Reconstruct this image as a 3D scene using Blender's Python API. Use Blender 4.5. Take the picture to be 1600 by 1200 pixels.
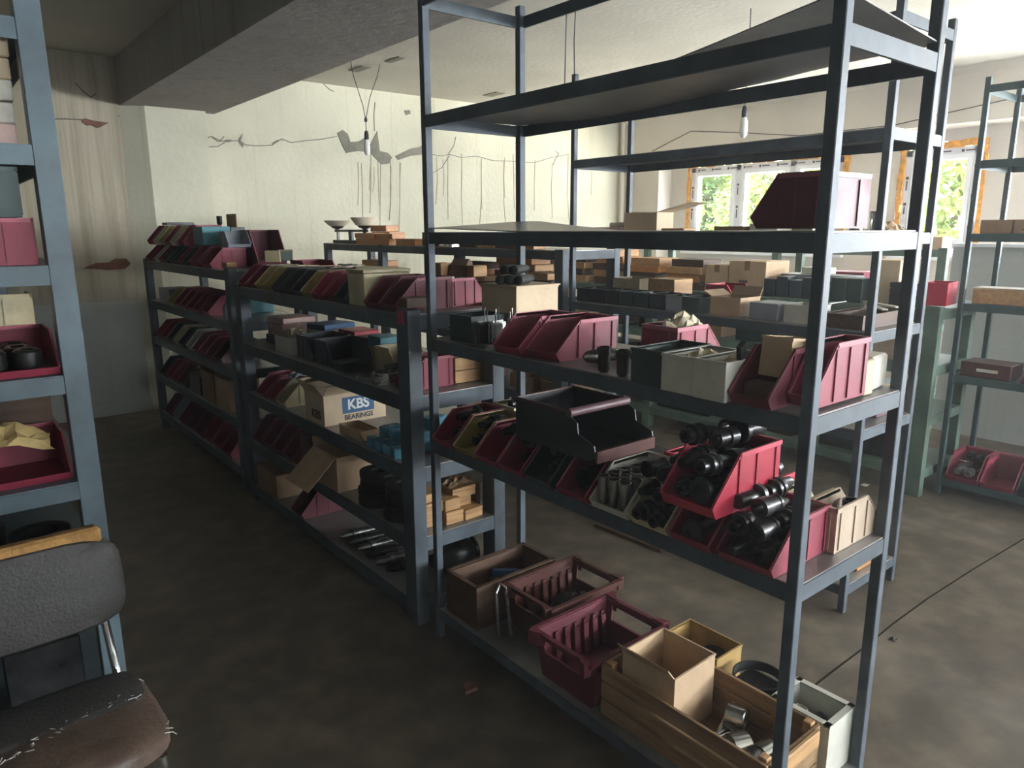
import bpy, bmesh, math, random
from mathutils import Vector, Matrix, Euler
PI = math.pi
SC = bpy.context.scene
for o in list(bpy.data.objects): bpy.data.objects.remove(o)
COL = SC.collection

# ------------------------------------------------------------------ camera, sky, light, exposure
FPX, PITCH, ROLL, YAW = 1131.06, .21164, -.00424, .68192
H = 1.6
_f = Vector((math.sin(YAW)*math.cos(PITCH), math.cos(YAW)*math.cos(PITCH), -math.sin(PITCH)))
_r = Vector((math.cos(YAW), -math.sin(YAW), 0)); _u = _r.cross(_f)
_R = _r*math.cos(ROLL)+_u*math.sin(ROLL); _U = -_r*math.sin(ROLL)+_u*math.cos(ROLL)
EYE = Vector((0, 0, H))
cd = bpy.data.cameras.new('camera'); cam = bpy.data.objects.new('camera', cd); COL.objects.link(cam)
cd.sensor_fit = 'HORIZONTAL'; cd.sensor_width = 36; cd.lens = 36*FPX/1600; cd.clip_start = .05
m = Matrix((_R, _U, -_f)).transposed().to_4x4(); m.translation = EYE; cam.matrix_world = m
SC.camera = cam
SC.view_settings.view_transform = 'Standard'; SC.view_settings.look = 'None'
SC.view_settings.gamma = 1; SC.view_settings.use_curve_mapping = False
SC.view_settings.exposure = 1.58
w = bpy.data.worlds.new('sky'); SC.world = w; w.use_nodes = True
bg = w.node_tree.nodes['Background']; bg.inputs[0].default_value = (.86, .95, 1, 1); bg.inputs[1].default_value = 10.0
def area(name, loc, rot, sx, sy, power, color=(1, 1, 1)):
    l = bpy.data.lights.new(name, 'AREA'); l.shape = 'RECTANGLE'; l.size = sx; l.size_y = sy
    l.energy = power; l.color = color
    o = bpy.data.objects.new(name, l); o.location = loc; o.rotation_euler = rot; COL.objects.link(o); return o
# daylight standing in the windows that lie outside the picture (window wall x=8, end wall y=-5)
DAY = (.93, .97, 1)
for yc, sy, p in ((1.2, 1.5, 30), (-1.2, 2.0, 130), (-3.7, 1.8, 160)):
    area('daylight_window', (7.93, yc, 1.85), (0, PI/2, 0), 1.0, sy, p, DAY)
for xc, p in ((4.3, 18), (6.4, 22)):
    area('daylight_end_window', (xc, -4.93, 1.85), (PI/2, 0, 0), 1.6, 1.0, p, DAY)
# added lamps outside, imitating bounce off sunlit ground, aimed up through the windows
for yc, sy, p in ((5.6, 5.0, 750), (1.0, 4.0, 380)):
    area('ground_bounce_fill', (11.0, yc, .1), (0, PI/2+.36, 0), 1.7, sy, p, (1, .98, .84))
for yc, sy, p in ((5.4, 4.5, 1500), (1.8, 3, 1000)):      # added unseen lamps, filling in for sky above the eaves
    area('sky_fill', (11.4, yc, 4.5), (0, PI/2-.62, 0), 1.6, sy, p, DAY)
for yc, sy in ((5.09, 2.1), (3.1, .7)):           # portals in the two windows in view
    o = area('sky_portal', (8.3, yc, 1.85), (0, PI/2, 0), 1.1, sy, 1); o.data.cycles.is_portal = True

def at(px, py, z):
    d = _f+_R*((px-800)/FPX)+_U*((600-py)/FPX); t = (z-H)/d.z
    return (d.x*t, d.y*t)
def aty(px, py, y):
    d = _f+_R*((px-800)/FPX)+_U*((600-py)/FPX); t = y/d.y
    return (d.x*t, H+d.z*t)
def atx(px, py, x):
    d = _f+_R*((px-800)/FPX)+_U*((600-py)/FPX); t = x/d.x
    return (d.y*t, H+d.z*t)

# ------------------------------------------------------------------ materials
MATS = {}
def pm(name, c, rough=.6, metal=0., var=.25, scale=6., bump=.0, bscale=40., c2=None, spec=.5, stretch=(1, 1, 1), rvar=.15, detail=5):
    mt = bpy.data.materials.new(name); mt.use_nodes = True; nt = mt.node_tree; N = nt.nodes; Lk = nt.links
    b = N['Principled BSDF']; b.inputs['Metallic'].default_value = metal; b.inputs['Specular IOR Level'].default_value = spec
    tc = N.new('ShaderNodeTexCoord'); mp = N.new('ShaderNodeMapping'); mp.inputs['Scale'].default_value = stretch
    Lk.new(tc.outputs['Object'], mp.inputs['Vector'])
    oi = N.new('ShaderNodeObjectInfo'); va = N.new('ShaderNodeVectorMath'); va.operation = 'ADD'
    mu = N.new('ShaderNodeMath'); mu.operation = 'MULTIPLY'; mu.inputs[1].default_value = 17.
    Lk.new(oi.outputs['Random'], mu.inputs[0]); Lk.new(mp.outputs[0], va.inputs[0]); Lk.new(mu.outputs[0], va.inputs[1])
    nz = N.new('ShaderNodeTexNoise'); nz.inputs['Scale'].default_value = scale; nz.inputs['Detail'].default_value = detail; nz.inputs['Roughness'].default_value = .65
    Lk.new(va.outputs[0], nz.inputs['Vector'])
    cr = N.new('ShaderNodeValToRGB'); cr.color_ramp.elements[0].position = .32; cr.color_ramp.elements[1].position = .7
    d = c2 if c2 else tuple(x*(1-var) for x in c); l = c if c2 else tuple(min(1, x*(1+var)) for x in c)
    cr.color_ramp.elements[0].color = (*d, 1); cr.color_ramp.elements[1].color = (*l, 1)
    Lk.new(nz.outputs['Fac'], cr.inputs[0]); Lk.new(cr.outputs[0], b.inputs['Base Color'])
    mr = N.new('ShaderNodeMapRange'); mr.inputs['To Min'].default_value = max(.05, rough-rvar); mr.inputs['To Max'].default_value = min(1, rough+rvar)
    Lk.new(nz.outputs['Fac'], mr.inputs['Value']); Lk.new(mr.outputs[0], b.inputs['Roughness'])
    if bump:
        n2 = N.new('ShaderNodeTexNoise'); n2.inputs['Scale'].default_value = bscale; Lk.new(va.outputs[0], n2.inputs['Vector'])
        bp = N.new('ShaderNodeBump'); bp.inputs['Strength'].default_value = bump; bp.inputs['Distance'].default_value = .01
        Lk.new(n2.outputs['Fac'], bp.inputs['Height']); Lk.new(bp.outputs[0], b.inputs['Normal'])
    MATS[name] = mt; return mt
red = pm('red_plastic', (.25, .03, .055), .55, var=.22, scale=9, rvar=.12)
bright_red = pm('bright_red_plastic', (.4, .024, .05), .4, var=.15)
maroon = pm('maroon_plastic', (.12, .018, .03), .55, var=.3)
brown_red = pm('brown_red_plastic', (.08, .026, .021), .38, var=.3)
cream = pm('cream_plastic', (.46, .39, .24), .5, var=.22, scale=10)
tan = pm('tan_plastic', (.44, .34, .25), .5, var=.2, scale=9)
yellow = pm('yellow_plastic', (.33, .25, .085), .5, var=.25, scale=9)
white_p = pm('white_plastic', (.55, .54, .47), .5, var=.15, scale=8)
green_d = pm('dark_green_plastic', (.025, .05, .047), .45, var=.3)
black_p = pm('black_plastic', (.02, .021, .025), .45, var=.4)
grey_p = pm('grey_plastic', (.24, .26, .29), .5, var=.15)
teal = pm('teal_paint', (.05, .21, .25), .5, var=.25, scale=12)
blue_c = pm('blue_carton', (.1, .32, .47), .5, var=.3, scale=15)
blue_d = pm('blue_print', (.03, .1, .22), .55, var=.15)
navy = pm('navy_plastic', (.024, .032, .045), .4, var=.3)
mauve = pm('mauve_plastic', (.13, .065, .075), .5, var=.25)
rackp = pm('dark_rack_paint', (.068, .086, .105), .56, var=.35, scale=7, rvar=.12)
sheetp = pm('dark_sheet_steel', (.27, .265, .255), .36, metal=.4, var=.35, scale=4, rvar=.15)
fblue = pm('blue_grey_rack_paint', (.072, .104, .122), .45, var=.3, scale=5)
greenp = pm('green_rack_paint', (.11, .165, .13), .45, var=.3, scale=5)
darkg = pm('dark_green_rack_paint', (.045, .075, .08), .45, var=.3, scale=5)
steel = pm('worn_steel', (.36, .36, .35), .32, metal=1, var=.3, scale=14)
steel_d = pm('dark_oiled_steel', (.045, .045, .047), .33, metal=.75, var=.45, scale=12)
steel_b = pm('bright_steel', (.62, .62, .6), .25, metal=1, var=.2, scale=14)
chrome = pm('chrome', (.75, .76, .78), .12, metal=1, var=.1, rvar=.05)
carton = pm('cardboard', (.5, .35, .22), .8, var=.14, scale=6, bump=.1)
carton_p = pm('pale_cardboard', (.6, .47, .32), .8, var=.12, scale=5, bump=.1)
carton_d = pm('brown_cardboard', (.27, .17, .095), .85, var=.2, scale=6, bump=.1)
paper = pm('paper', (.62, .58, .5), .8, var=.2, scale=12)
pink_paper = pm('pinkish_board', (.55, .38, .34), .75, var=.2, scale=14)
wood = pm('pine_wood', (.55, .33, .15), .6, c2=(.34, .185, .075), scale=5, stretch=(1, 9, 9), bump=.12)
wood_o = pm('orange_varnished_wood', (.58, .27, .09), .45, c2=(.4, .16, .05), scale=5, stretch=(1, 9, 9))
wood_d = pm('dark_brown_wood', (.125, .068, .04), .6, c2=(.06, .03, .018), scale=5, stretch=(1, 9, 9))
wood_c = pm('crate_plank_wood', (.36, .225, .115), .65, c2=(.2, .115, .055), scale=4, stretch=(9, 1, 9), bump=.15)
rubber = pm('black_rubber', (.013, .013, .014), .6, var=.4)
fabric = pm('grey_brown_vinyl', (.04, .036, .034), .6, var=.35, scale=8, bump=.25, bscale=120)
fabric_b = pm('worn_brown_vinyl', (.1, .065, .048), .5, var=.4, scale=9, bump=.2, bscale=90)
foam_o = pm('aged_foam', (.36, .19, .06), .9, var=.35, scale=14, bump=.6, bscale=80)
fuzz = pm('torn_fibres', (.5, .48, .46), .9, var=.2)
foam = pm('orange_mounting_foam', (.72, .33, .045), .85, var=.35, scale=14, bump=.9, bscale=45)
pvc = pm('white_window_frame', (.78, .8, .84), .4, var=.04)
film = pm('protective_film', (.66, .65, .7), .45, var=.06)
ink = pm('print_ink', (.04, .035, .05), .6, var=.1)
ink_r = pm('red_ink', (.4, .04, .06), .6, var=.1)
inkw = pm('white_lettering', (.75, .76, .74), .6, var=.05)
enamel = pm('enamel_bowl', (.66, .58, .44), .35, var=.12)
plaster_b = pm('bare_render', (.21, .2, .16), .9, var=.2, scale=12, bump=.3)
crackm = pm('crack_dark', (.1, .088, .07), .95, var=.2)
brick_m = pm('red_brick_scar', (.16, .07, .045), .9, var=.3, scale=12)
jointm = pm('floor_joint_dirt', (.018, .015, .012), .95, var=.2, spec=.1)
tin_y = pm('brown_yellow_tin', (.36, .235, .085), .5, var=.3, scale=8)
drip = pm('rust_drip', (.4, .35, .25), .9, var=.2)
tarp = pm('crumpled_paper', (.5, .43, .3), .8, var=.25, scale=14)
yel_paper = pm('yellow_oil_paper', (.55, .4, .17), .7, var=.25, scale=14)
bulbg = pm('bulb_glass', (.75, .75, .72), .15, var=.04)
glass = bpy.data.materials.new('window_glass'); glass.use_nodes = True
_n = glass.node_tree; _n.nodes.clear(); _o = _n.nodes.new('ShaderNodeOutputMaterial'); _t = _n.nodes.new('ShaderNodeBsdfTransparent'); _g = _n.nodes.new('ShaderNodeBsdfGlossy')
_g.inputs['Roughness'].default_value = .03; _m = _n.nodes.new('ShaderNodeMixShader'); _m.inputs[0].default_value = .05
_n.links.new(_t.outputs[0], _m.inputs[1]); _n.links.new(_g.outputs[0], _m.inputs[2]); _n.links.new(_m.outputs[0], _o.inputs[0])

def wallmat(name, base, stain, dirt_amt, drips):
    mt = bpy.data.materials.new(name); mt.use_nodes = True; nt = mt.node_tree; N = nt.nodes; Lk = nt.links; b = N['Principled BSDF']
    b.inputs['Roughness'].default_value = .9; b.inputs['Specular IOR Level'].default_value = .2
    tc = N.new('ShaderNodeTexCoord')
    n1 = N.new('ShaderNodeTexNoise'); n1.inputs['Scale'].default_value = .9; n1.inputs['Detail'].default_value = 7; Lk.new(tc.outputs['Object'], n1.inputs['Vector'])
    c1 = N.new('ShaderNodeValToRGB'); c1.color_ramp.elements[0].position = .3; c1.color_ramp.elements[1].position = .72
    c1.color_ramp.elements[0].color = (*[x*.8 for x in base], 1); c1.color_ramp.elements[1].color = (*[min(1, x*1.06) for x in base], 1)
    Lk.new(n1.outputs['Fac'], c1.inputs[0])
    mp = N.new('ShaderNodeMapping'); mp.inputs['Scale'].default_value = (9, 9, .28); Lk.new(tc.outputs['Object'], mp.inputs['Vector'])
    n2 = N.new('ShaderNodeTexNoise'); n2.inputs['Scale'].default_value = 1.; n2.inputs['Detail'].default_value = 6; n2.inputs['Roughness'].default_value = .7; Lk.new(mp.outputs[0], n2.inputs['Vector'])
    c2 = N.new('ShaderNodeValToRGB'); c2.color_ramp.elements[0].position = drips; c2.color_ramp.elements[1].position = drips+.16
    c2.color_ramp.elements[0].color = (0, 0, 0, 1); c2.color_ramp.elements[1].color = (dirt_amt,)*3+(1,)
    Lk.new(n2.outputs['Fac'], c2.inputs[0])
    mx = N.new('ShaderNodeMix'); mx.data_type = 'RGBA'; mx.inputs['B'].default_value = (*stain, 1)
    Lk.new(c2.outputs[0], mx.inputs['Factor']); Lk.new(c1.outputs[0], mx.inputs['A']); Lk.new(mx.outputs['Result'], b.inputs['Base Color'])
    n3 = N.new('ShaderNodeTexNoise'); n3.inputs['Scale'].default_value = 22; n3.inputs['Detail'].default_value = 5; Lk.new(tc.outputs['Object'], n3.inputs['Vector'])
    bp = N.new('ShaderNodeBump'); bp.inputs['Strength'].default_value = .18; bp.inputs['Distance'].default_value = .02; Lk.new(n3.outputs['Fac'], bp.inputs['Height']); Lk.new(bp.outputs[0], b.inputs['Normal'])
    return mt
wall_m = wallmat('limewashed_wall', (.66, .63, .5), (.42, .38, .26), .55, .56)
wall_l = wallmat('stained_wall', (.46, .41, .32), (.26, .22, .15), .7, .47)
wall_w = wallmat('window_wall_paint', (.66, .6, .53), (.45, .4, .33), .4, .6)
ceil_m = wallmat('whitewashed_ceiling', (.58, .55, .48), (.5, .47, .38), .35, .6)
beam_m = wallmat('bare_concrete_beam', (.42, .39, .36), (.26, .24, .21), .5, .5)
dark_wall = wallmat('dark_oil_paint', (.13, .14, .13), (.08, .08, .07), .5, .55)
low_m = wallmat('grey_oil_paint', (.45, .47, .45), (.3, .31, .29), .5, .55)
def floormat():
    mt = bpy.data.materials.new('oil_stained_concrete'); mt.use_nodes = True; nt = mt.node_tree; N = nt.nodes; Lk = nt.links; b = N['Principled BSDF']
    tc = N.new('ShaderNodeTexCoord')
    n1 = N.new('ShaderNodeTexNoise'); n1.inputs['Scale'].default_value = .8; n1.inputs['Detail'].default_value = 9; n1.inputs['Roughness'].default_value = .6; Lk.new(tc.outputs['Object'], n1.inputs['Vector'])
    c1 = N.new('ShaderNodeValToRGB'); e = c1.color_ramp.elements; e[0].position = .3; e[0].color = (.075, .058, .043, 1); e[1].position = .72; e[1].color = (.24, .2, .15, 1)
    Lk.new(n1.outputs['Fac'], c1.inputs[0])
    n2 = N.new('ShaderNodeTexNoise'); n2.inputs['Scale'].default_value = 7; n2.inputs['Detail'].default_value = 8; Lk.new(tc.outputs['Object'], n2.inputs['Vector'])
    c2 = N.new('ShaderNodeValToRGB'); e = c2.color_ramp.elements; e[0].position = .4; e[0].color = (.6, .6, .6, 1); e[1].position = .75; e[1].color = (1.15, 1.12, 1.08, 1)
    Lk.new(n2.outputs['Fac'], c2.inputs[0])
    mx = N.new('ShaderNodeMix'); mx.data_type = 'RGBA'; mx.blend_type = 'MULTIPLY'; mx.inputs['Factor'].default_value = 1
    Lk.new(c1.outputs[0], mx.inputs['A']); Lk.new(c2.outputs[0], mx.inputs['B']); Lk.new(mx.outputs['Result'], b.inputs['Base Color'])
    mr = N.new('ShaderNodeMapRange'); mr.inputs['To Min'].default_value = .32; mr.inputs['To Max'].default_value = .7; Lk.new(n1.outputs['Fac'], mr.inputs['Value']); Lk.new(mr.outputs[0], b.inputs['Roughness'])
    bp = N.new('ShaderNodeBump'); bp.inputs['Strength'].default_value = .1; bp.inputs['Distance'].default_value = .01; Lk.new(n2.outputs['Fac'], bp.inputs['Height']); Lk.new(bp.outputs[0], b.inputs['Normal'])
    return mt
floor_m = floormat()
leaf = bpy.data.materials.new('tree_leaf'); leaf.use_nodes = True
_n = leaf.node_tree; _b = _n.nodes['Principled BSDF']; _b.inputs['Roughness'].default_value = .6
_tc = _n.nodes.new('ShaderNodeTexCoord'); _nz = _n.nodes.new('ShaderNodeTexNoise'); _nz.inputs['Scale'].default_value = 1.6; _nz.inputs['Detail'].default_value = 6; _n.links.new(_tc.outputs['Object'], _nz.inputs['Vector'])
_cr = _n.nodes.new('ShaderNodeValToRGB'); _cr.color_ramp.elements[0].position = .35; _cr.color_ramp.elements[0].color = (.03, .085, .015, 1); _cr.color_ramp.elements[1].position = .65; _cr.color_ramp.elements[1].color = (.27, .3, .045, 1)
_n.links.new(_nz.outputs['Fac'], _cr.inputs[0]); _n.links.new(_cr.outputs[0], _b.inputs['Base Color'])
_tl = _n.nodes.new('ShaderNodeBsdfTranslucent'); _n.links.new(_cr.outputs[0], _tl.inputs['Color']); _ms = _n.nodes.new('ShaderNodeMixShader'); _ms.inputs[0].default_value = .5
_n.links.new(_b.outputs[0], _ms.inputs[1]); _n.links.new(_tl.outputs[0], _ms.inputs[2]); _n.links.new(_ms.outputs[0], _n.nodes['Material Output'].inputs['Surface'])
bark = pm('bark', (.1, .075, .05), .9)

# ------------------------------------------------------------------ mesh helpers
class M:
    def __init__(s): s.v = []; s.f = []
    def add(s, vs, fs):
        n = len(s.v); s.v += [tuple(v) for v in vs]; s.f += [tuple(i+n for i in f) for f in fs]; return s
    def box(s, x0, y0, z0, x1, y1, z1, R=None, c=None):
        p = [Vector((x, y, z)) for z in (z0, z1) for x, y in ((x0, y0), (x1, y0), (x1, y1), (x0, y1))]
        if R is not None:
            c = Vector(c) if c else Vector((0, 0, 0)); p = [c+R@(q-c) for q in p]
        return s.add(p, [(3, 2, 1, 0), (4, 5, 6, 7), (0, 1, 5, 4), (1, 2, 6, 5), (2, 3, 7, 6), (3, 0, 4, 7)])
    def prism(s, poly, a, b, axis='y'):
        def P(u, v, t): return {'y': (u, t, v), 'x': (t, u, v), 'z': (u, v, t)}[axis]
        n = len(poly)
        return s.add([P(u, v, a) for u, v in poly]+[P(u, v, b) for u, v in poly],
                     [tuple(range(n))[::-1], tuple(range(n, 2*n))]+[(i, (i+1) % n, n+(i+1) % n, n+i) for i in range(n)])
    def lathe(s, prof, n=16, o=(0, 0, 0), ax=None):
        R = Vector((0, 0, 1)).rotation_difference(Vector(ax)).to_matrix() if ax else Matrix.Identity(3); o = Vector(o); vs = []; fs = []
        for r, z in prof:
            for i in range(n): vs.append(o+R@Vector((r*math.cos(2*PI*i/n), r*math.sin(2*PI*i/n), z)))
        for k in range(len(prof)-1):
            for i in range(n): fs.append((k*n+i, k*n+(i+1) % n, (k+1)*n+(i+1) % n, (k+1)*n+i))
        if prof[0][0] > 1e-5 and prof[0] != prof[-1]: fs.append(tuple(range(n))[::-1])
        if prof[-1][0] > 1e-5 and prof[0] != prof[-1]: fs.append(tuple((len(prof)-1)*n+i for i in range(n)))
        return s.add(vs, fs)
    def tube(s, pts, r, n=6):
        pts = [Vector(p) for p in pts]; vs = []; fs = []
        for k, p in enumerate(pts):
            t = (pts[min(k+1, len(pts)-1)]-pts[max(k-1, 0)]).normalized(); a = t.orthogonal().normalized() if k == 0 else (a-t*a.dot(t)).normalized(); b = t.cross(a)
            for i in range(n): vs.append(p+(a*math.cos(2*PI*i/n)+b*math.sin(2*PI*i/n))*r)
        for k in range(len(pts)-1):
            for i in range(n): fs.append((k*n+i, k*n+(i+1) % n, (k+1)*n+(i+1) % n, (k+1)*n+i))
        fs += [tuple(range(n))[::-1], tuple((len(pts)-1)*n+i for i in range(n))]
        return s.add(vs, fs)
    def crumple(s, rx, ry, h, seed, n=9):
        rnd = random.Random(seed); vs = []; fs = []
        for i in range(n+1):
            for j in range(n+1):
                u, v = i/n*2-1, j/n*2-1; d = max(0, 1-(u*u+v*v)*.55)
                vs.append((u*rx+rnd.uniform(-1, 1)*rx/n*.5, v*ry+rnd.uniform(-1, 1)*ry/n*.5, max(0.001, h*d*rnd.uniform(.45, 1))))
        for i in range(n):
            for j in range(n): a = i*(n+1)+j; fs.append((a, a+n+1, a+n+2, a+1))
        return s.add(vs, fs)
    def mesh(s, name, smooth=False, bev=0.):
        me = bpy.data.meshes.new(name); me.from_pydata(s.v, [], s.f)
        bm = bmesh.new(); bm.from_mesh(me); bmesh.ops.recalc_face_normals(bm, faces=bm.faces)
        if bev: bmesh.ops.bevel(bm, geom=list(bm.edges), offset=bev, segments=1, affect='EDGES', clamp_overlap=True)
        bm.to_mesh(me); bm.free()
        if smooth:
            me.shade_smooth(); me.set_sharp_from_angle(angle=.75)
        me.materials.append(None); return me
CACHE = {}
def cm(key, fn, smooth=False, bev=0.):
    if key not in CACHE: CACHE[key] = fn().mesh(str(key[0]) if isinstance(key, tuple) else key, smooth, bev)
    return CACHE[key]
def obj(name, me, mat, parent=None):
    if isinstance(me, M): me = me.mesh(name)
    o = bpy.data.objects.new(name, me); COL.objects.link(o)
    sl = o.material_slots[0]; sl.link = 'OBJECT'; sl.material = mat
    if parent: o.parent = parent
    return o
LABELS = {}
def thing(name, parts, loc, rz, label, cat, group=None, rot=None, kind=None):
    """parts: list of (name, mesh, material[, sub-parts or label]); one part -> the thing is that one mesh"""
    if len(parts) == 1: r = obj(name, parts[0][1], parts[0][2])
    else:
        r = bpy.data.objects.new(name, None); r.empty_display_size = .05; COL.objects.link(r)
        for p in parts:
            c = obj(p[0], p[1], p[2], r)
            if len(p) > 3:
                if isinstance(p[3], str): c['label'] = p[3]
                else:
                    for q in p[3]: obj(q[0], q[1], q[2], c)
    r.location = (loc[0], loc[1], loc[2]+(.0012 if loc[2] > .05 else 0)); r.rotation_euler = rot if rot else (0, 0, rz)
    if kind: r['kind'] = kind
    if label: r['label'] = label; LABELS.setdefault(label, []).append((r.name, group))
    if cat: r['category'] = cat
    if group: r['group'] = group
    return r
def struct(name, me, mat, parent=None):
    o = obj(name, me, mat, parent)
    if not parent: o['kind'] = 'structure'
    return o
ORD = ['first', 'second', 'third', 'fourth', 'fifth', 'sixth', 'seventh', 'eighth', 'ninth', 'tenth', 'eleventh', 'twelfth', 'thirteenth', 'fourteenth', 'fifteenth']
S2Z = PI/2

# ------------------------------------------------------------------ the room
XW, XB, YB, CEIL = 8.0, 7.62, 7.05, 3.0
struct('floor', M().box(-3, -5, -.1, 8.2, 7.25, 0), floor_m)
struct('ceiling', M().box(-3, -5, CEIL, 8.2, 7.25, 3.15), ceil_m)
wb = struct('wall_back', M().box(1.67, YB, 0, 8.2, 7.25, CEIL), wall_m)
wbl = struct('wall_back_stained', M().box(-3, YB, 0, 1.67, 7.25, CEIL), wall_l); wbl['label'] = 'stained back wall behind the loaded shelving'
struct('wall_left', M().box(-3.2, -5, 0, -3, 7.25, CEIL), dark_wall)
struct('column_corner', M().prism([(1.49, 7.05), (1.665, 6.93), (2.16, 6.93), (2.16, 7.05)], 0, 2.62, 'z'), wall_m)
struct('ceiling_beam', M().box(1.50, -5, 2.62, 2.27, YB, CEIL), beam_m)
struct('window_beam', M().box(XB, -5, 2.53, XW, YB, CEIL), wall_w)
struct('trim_cornice', M().prism([(XB-.09, CEIL), (XB, CEIL), (XB, CEIL-.05)], -5, YB, 'y'), wall_w)
WIN = [(4.03, 6.18, 1.30, 2.42), (2.70, 3.50, 1.30, 2.42), (.35, 2.05, 1.30, 2.42), (-2.3, -.1, 1.30, 2.42), (-4.7, -2.7, 1.30, 2.42)]
mw = M().box(XW, -5, 0, 8.25, 7.25, 1.30).box(XW, -5, 2.42, 8.25, 7.25, CEIL)
ys = sorted([(a, b) for a, b, _, _ in WIN]); prev = -5
for a, b in ys: mw.box(XW, prev, 1.30, 8.25, a, 2.42); prev = b
mw.box(XW, prev, 1.30, 8.25, 7.25, 2.42)
struct('wall_window_side', mw, wall_w)
struct('column_window', M().box(7.74, 6.45, 0, XW, YB, 2.53), wall_w)
me = M()
for a, b in ((-3, .7), (2.5, 3.4), (5.2, 5.4), (7.4, 8.2)): me.box(a, -5.2, 1.3, b, -5, 2.4)
me.box(-3, -5.2, 0, 8.2, -5, 1.3).box(-3, -5.2, 2.4, 8.2, -5, CEIL)
struct('wall_end', me, dark_wall)
lw = struct('partition_low', M().box(6.2, -.6, 0, 6.28, 2.25, 1.45), low_m)
obj('coping', M().box(6.17, -.6, 1.45, 6.31, 2.25, 1.475), pvc, lw)
struct('baseboard_back', M().box(-3, YB-.02, 0, 1.5, YB, .12).box(-3, YB-.012, .42, 1.5, YB, .44), low_m)
# grey oil-paint dado on the stained wall
struct('trim_dado', M().box(-3, YB-.006, .12, 1.49, YB, 1.0), low_m)
def rnd_strip(rnd, y0, y1, z0, z1, depth, x):
    """lumpy foam bead along one edge"""
    m = M(); n = max(3, int(max(y1-y0, z1-z0)/.07)); vert = (z1-z0) > (y1-y0)
    for i in range(n):
        a, b = i/n, (i+1)/n
        if vert: q = (y0+rnd.uniform(-.012, .01), z0+(z1-z0)*a, y1+rnd.uniform(-.01, .014), z0+(z1-z0)*b)
        else: q = (y0+(y1-y0)*a, z0+rnd.uniform(-.01, .01), y0+(y1-y0)*b, z1+rnd.uniform(-.012, .014))
        m.box(x-depth*rnd.uniform(.6, 1), q[0], q[1], x+.02, q[2], q[3])
    return m
def window(i, a, b, z0, z1, mull, rnd, detail):
    r = bpy.data.objects.new('window_%d' % i, None); COL.objects.link(r); r['kind'] = 'structure'
    fo = .06 if detail else .01
    A, B, Z0, Z1 = a+fo, b-fo*.8, z0+fo, z1-fo
    f = M(); fw = .07; x0, x1 = 8.02, 8.09
    f.box(x0, A, Z0, x1, B, Z0+fw).box(x0, A, Z1-fw, x1, B, Z1).box(x0, A, Z0+fw, x1, A+fw, Z1-fw).box(x0, B-fw, Z0+fw, x1, B, Z1-fw)
    obj('window_frame', f, pvc, r)
    edges = [A+fw]+[y for y in mull]+[B-fw]
    for y in mull: obj('mullion', M().box(x0-.005, y-.055, Z0+fw, x1, y+.055, Z1-fw), pvc, r)
    for k in range(len(edges)-1):
        e0 = edges[k]+(.055 if k else 0); e1 = edges[k+1]-(.055 if k < len(edges)-2 else 0)
        s = M(); t = .045
        s.box(x0-.012, e0, Z0+fw, x1-.01, e1, Z0+fw+t).box(x0-.012, e0, Z1-fw-t, x1-.01, e1, Z1-fw).box(x0-.012, e0, Z0+fw+t, x1-.01, e0+t, Z1-fw-t).box(x0-.012, e1-t, Z0+fw+t, x1-.01, e1, Z1-fw-t)
        so = obj('sash', s, pvc, r); obj('pane', M().box(8.05, e0+t, Z0+fw+t, 8.056, e1-t, Z1-fw-t), glass, so)
    if detail:
        obj('mounting_foam', rnd_strip(rnd, a, b, z1-fo, z1, .03, 8.02), foam, r)
        obj('mounting_foam', rnd_strip(rnd, b-fo*.8, b, z0, z1, .035, 8.02), foam, r)
        obj('mounting_foam', rnd_strip(rnd, a, a+fo, z0, z1, .035, 8.02), foam, r)
        obj('mounting_foam', rnd_strip(rnd, a, b, z0, z0+fo, .03, 8.02), foam, r)
        mk = M(); fl = M()
        for y in [A+fw*.5]+list(mull)+[B-fw*.5]:
            fl.box(x0-.008, y-.03, Z0+.02, x0-.002, y+.03, Z1-.01); z = Z0+.1
            while z < Z1-.15:
                L = rnd.uniform(.1, .17); mk.box(x0-.0095, y-.006, z, x0-.0075, y+.008, z+L*.7); mk.box(x0-.0095, y-.014, z+L*.8, x0-.0075, y+.014, z+L*.8+.028); z += L+.13
        fl.box(x0-.008, A, Z1-fw+.005, x0-.002, B, Z1-.01); y = A+.06
        while y < B-.2:
            L = rnd.uniform(.09, .14); mk.box(x0-.0095, y, Z1-.045, x0-.0075, y+L*.75, Z1-.032); mk.box(x0-.0095, y+L*.85, Z1-.052, x0-.0075, y+L*.85+.026, Z1-.026); y += L+.1
        obj('protective_film', fl, film, r); mo = obj('printed_marks', mk, ink, r); mo['kind'] = 'stuff'
        if i == 2: obj('window_handle', M().box(7.985, A+.1, 1.68, 8.005, A+.125, 1.71).box(7.975, A+.1, 1.56, 7.99, A+.125, 1.71), pvc, r)
    obj('sill', M().box(7.93, a-.02, z0-.03, 8.06, b+.02, z0), pvc if detail else wall_w, r)
rnd = random.Random(3)
for i, (a, b, z0, z1) in enumerate(WIN):
    mull = [(5.42), (4.70)][::-1] if i == 0 else ([] if i == 1 else [(a+b)/2])
    window(i+1, a, b, z0, z1, mull, rnd, i < 2)
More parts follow.
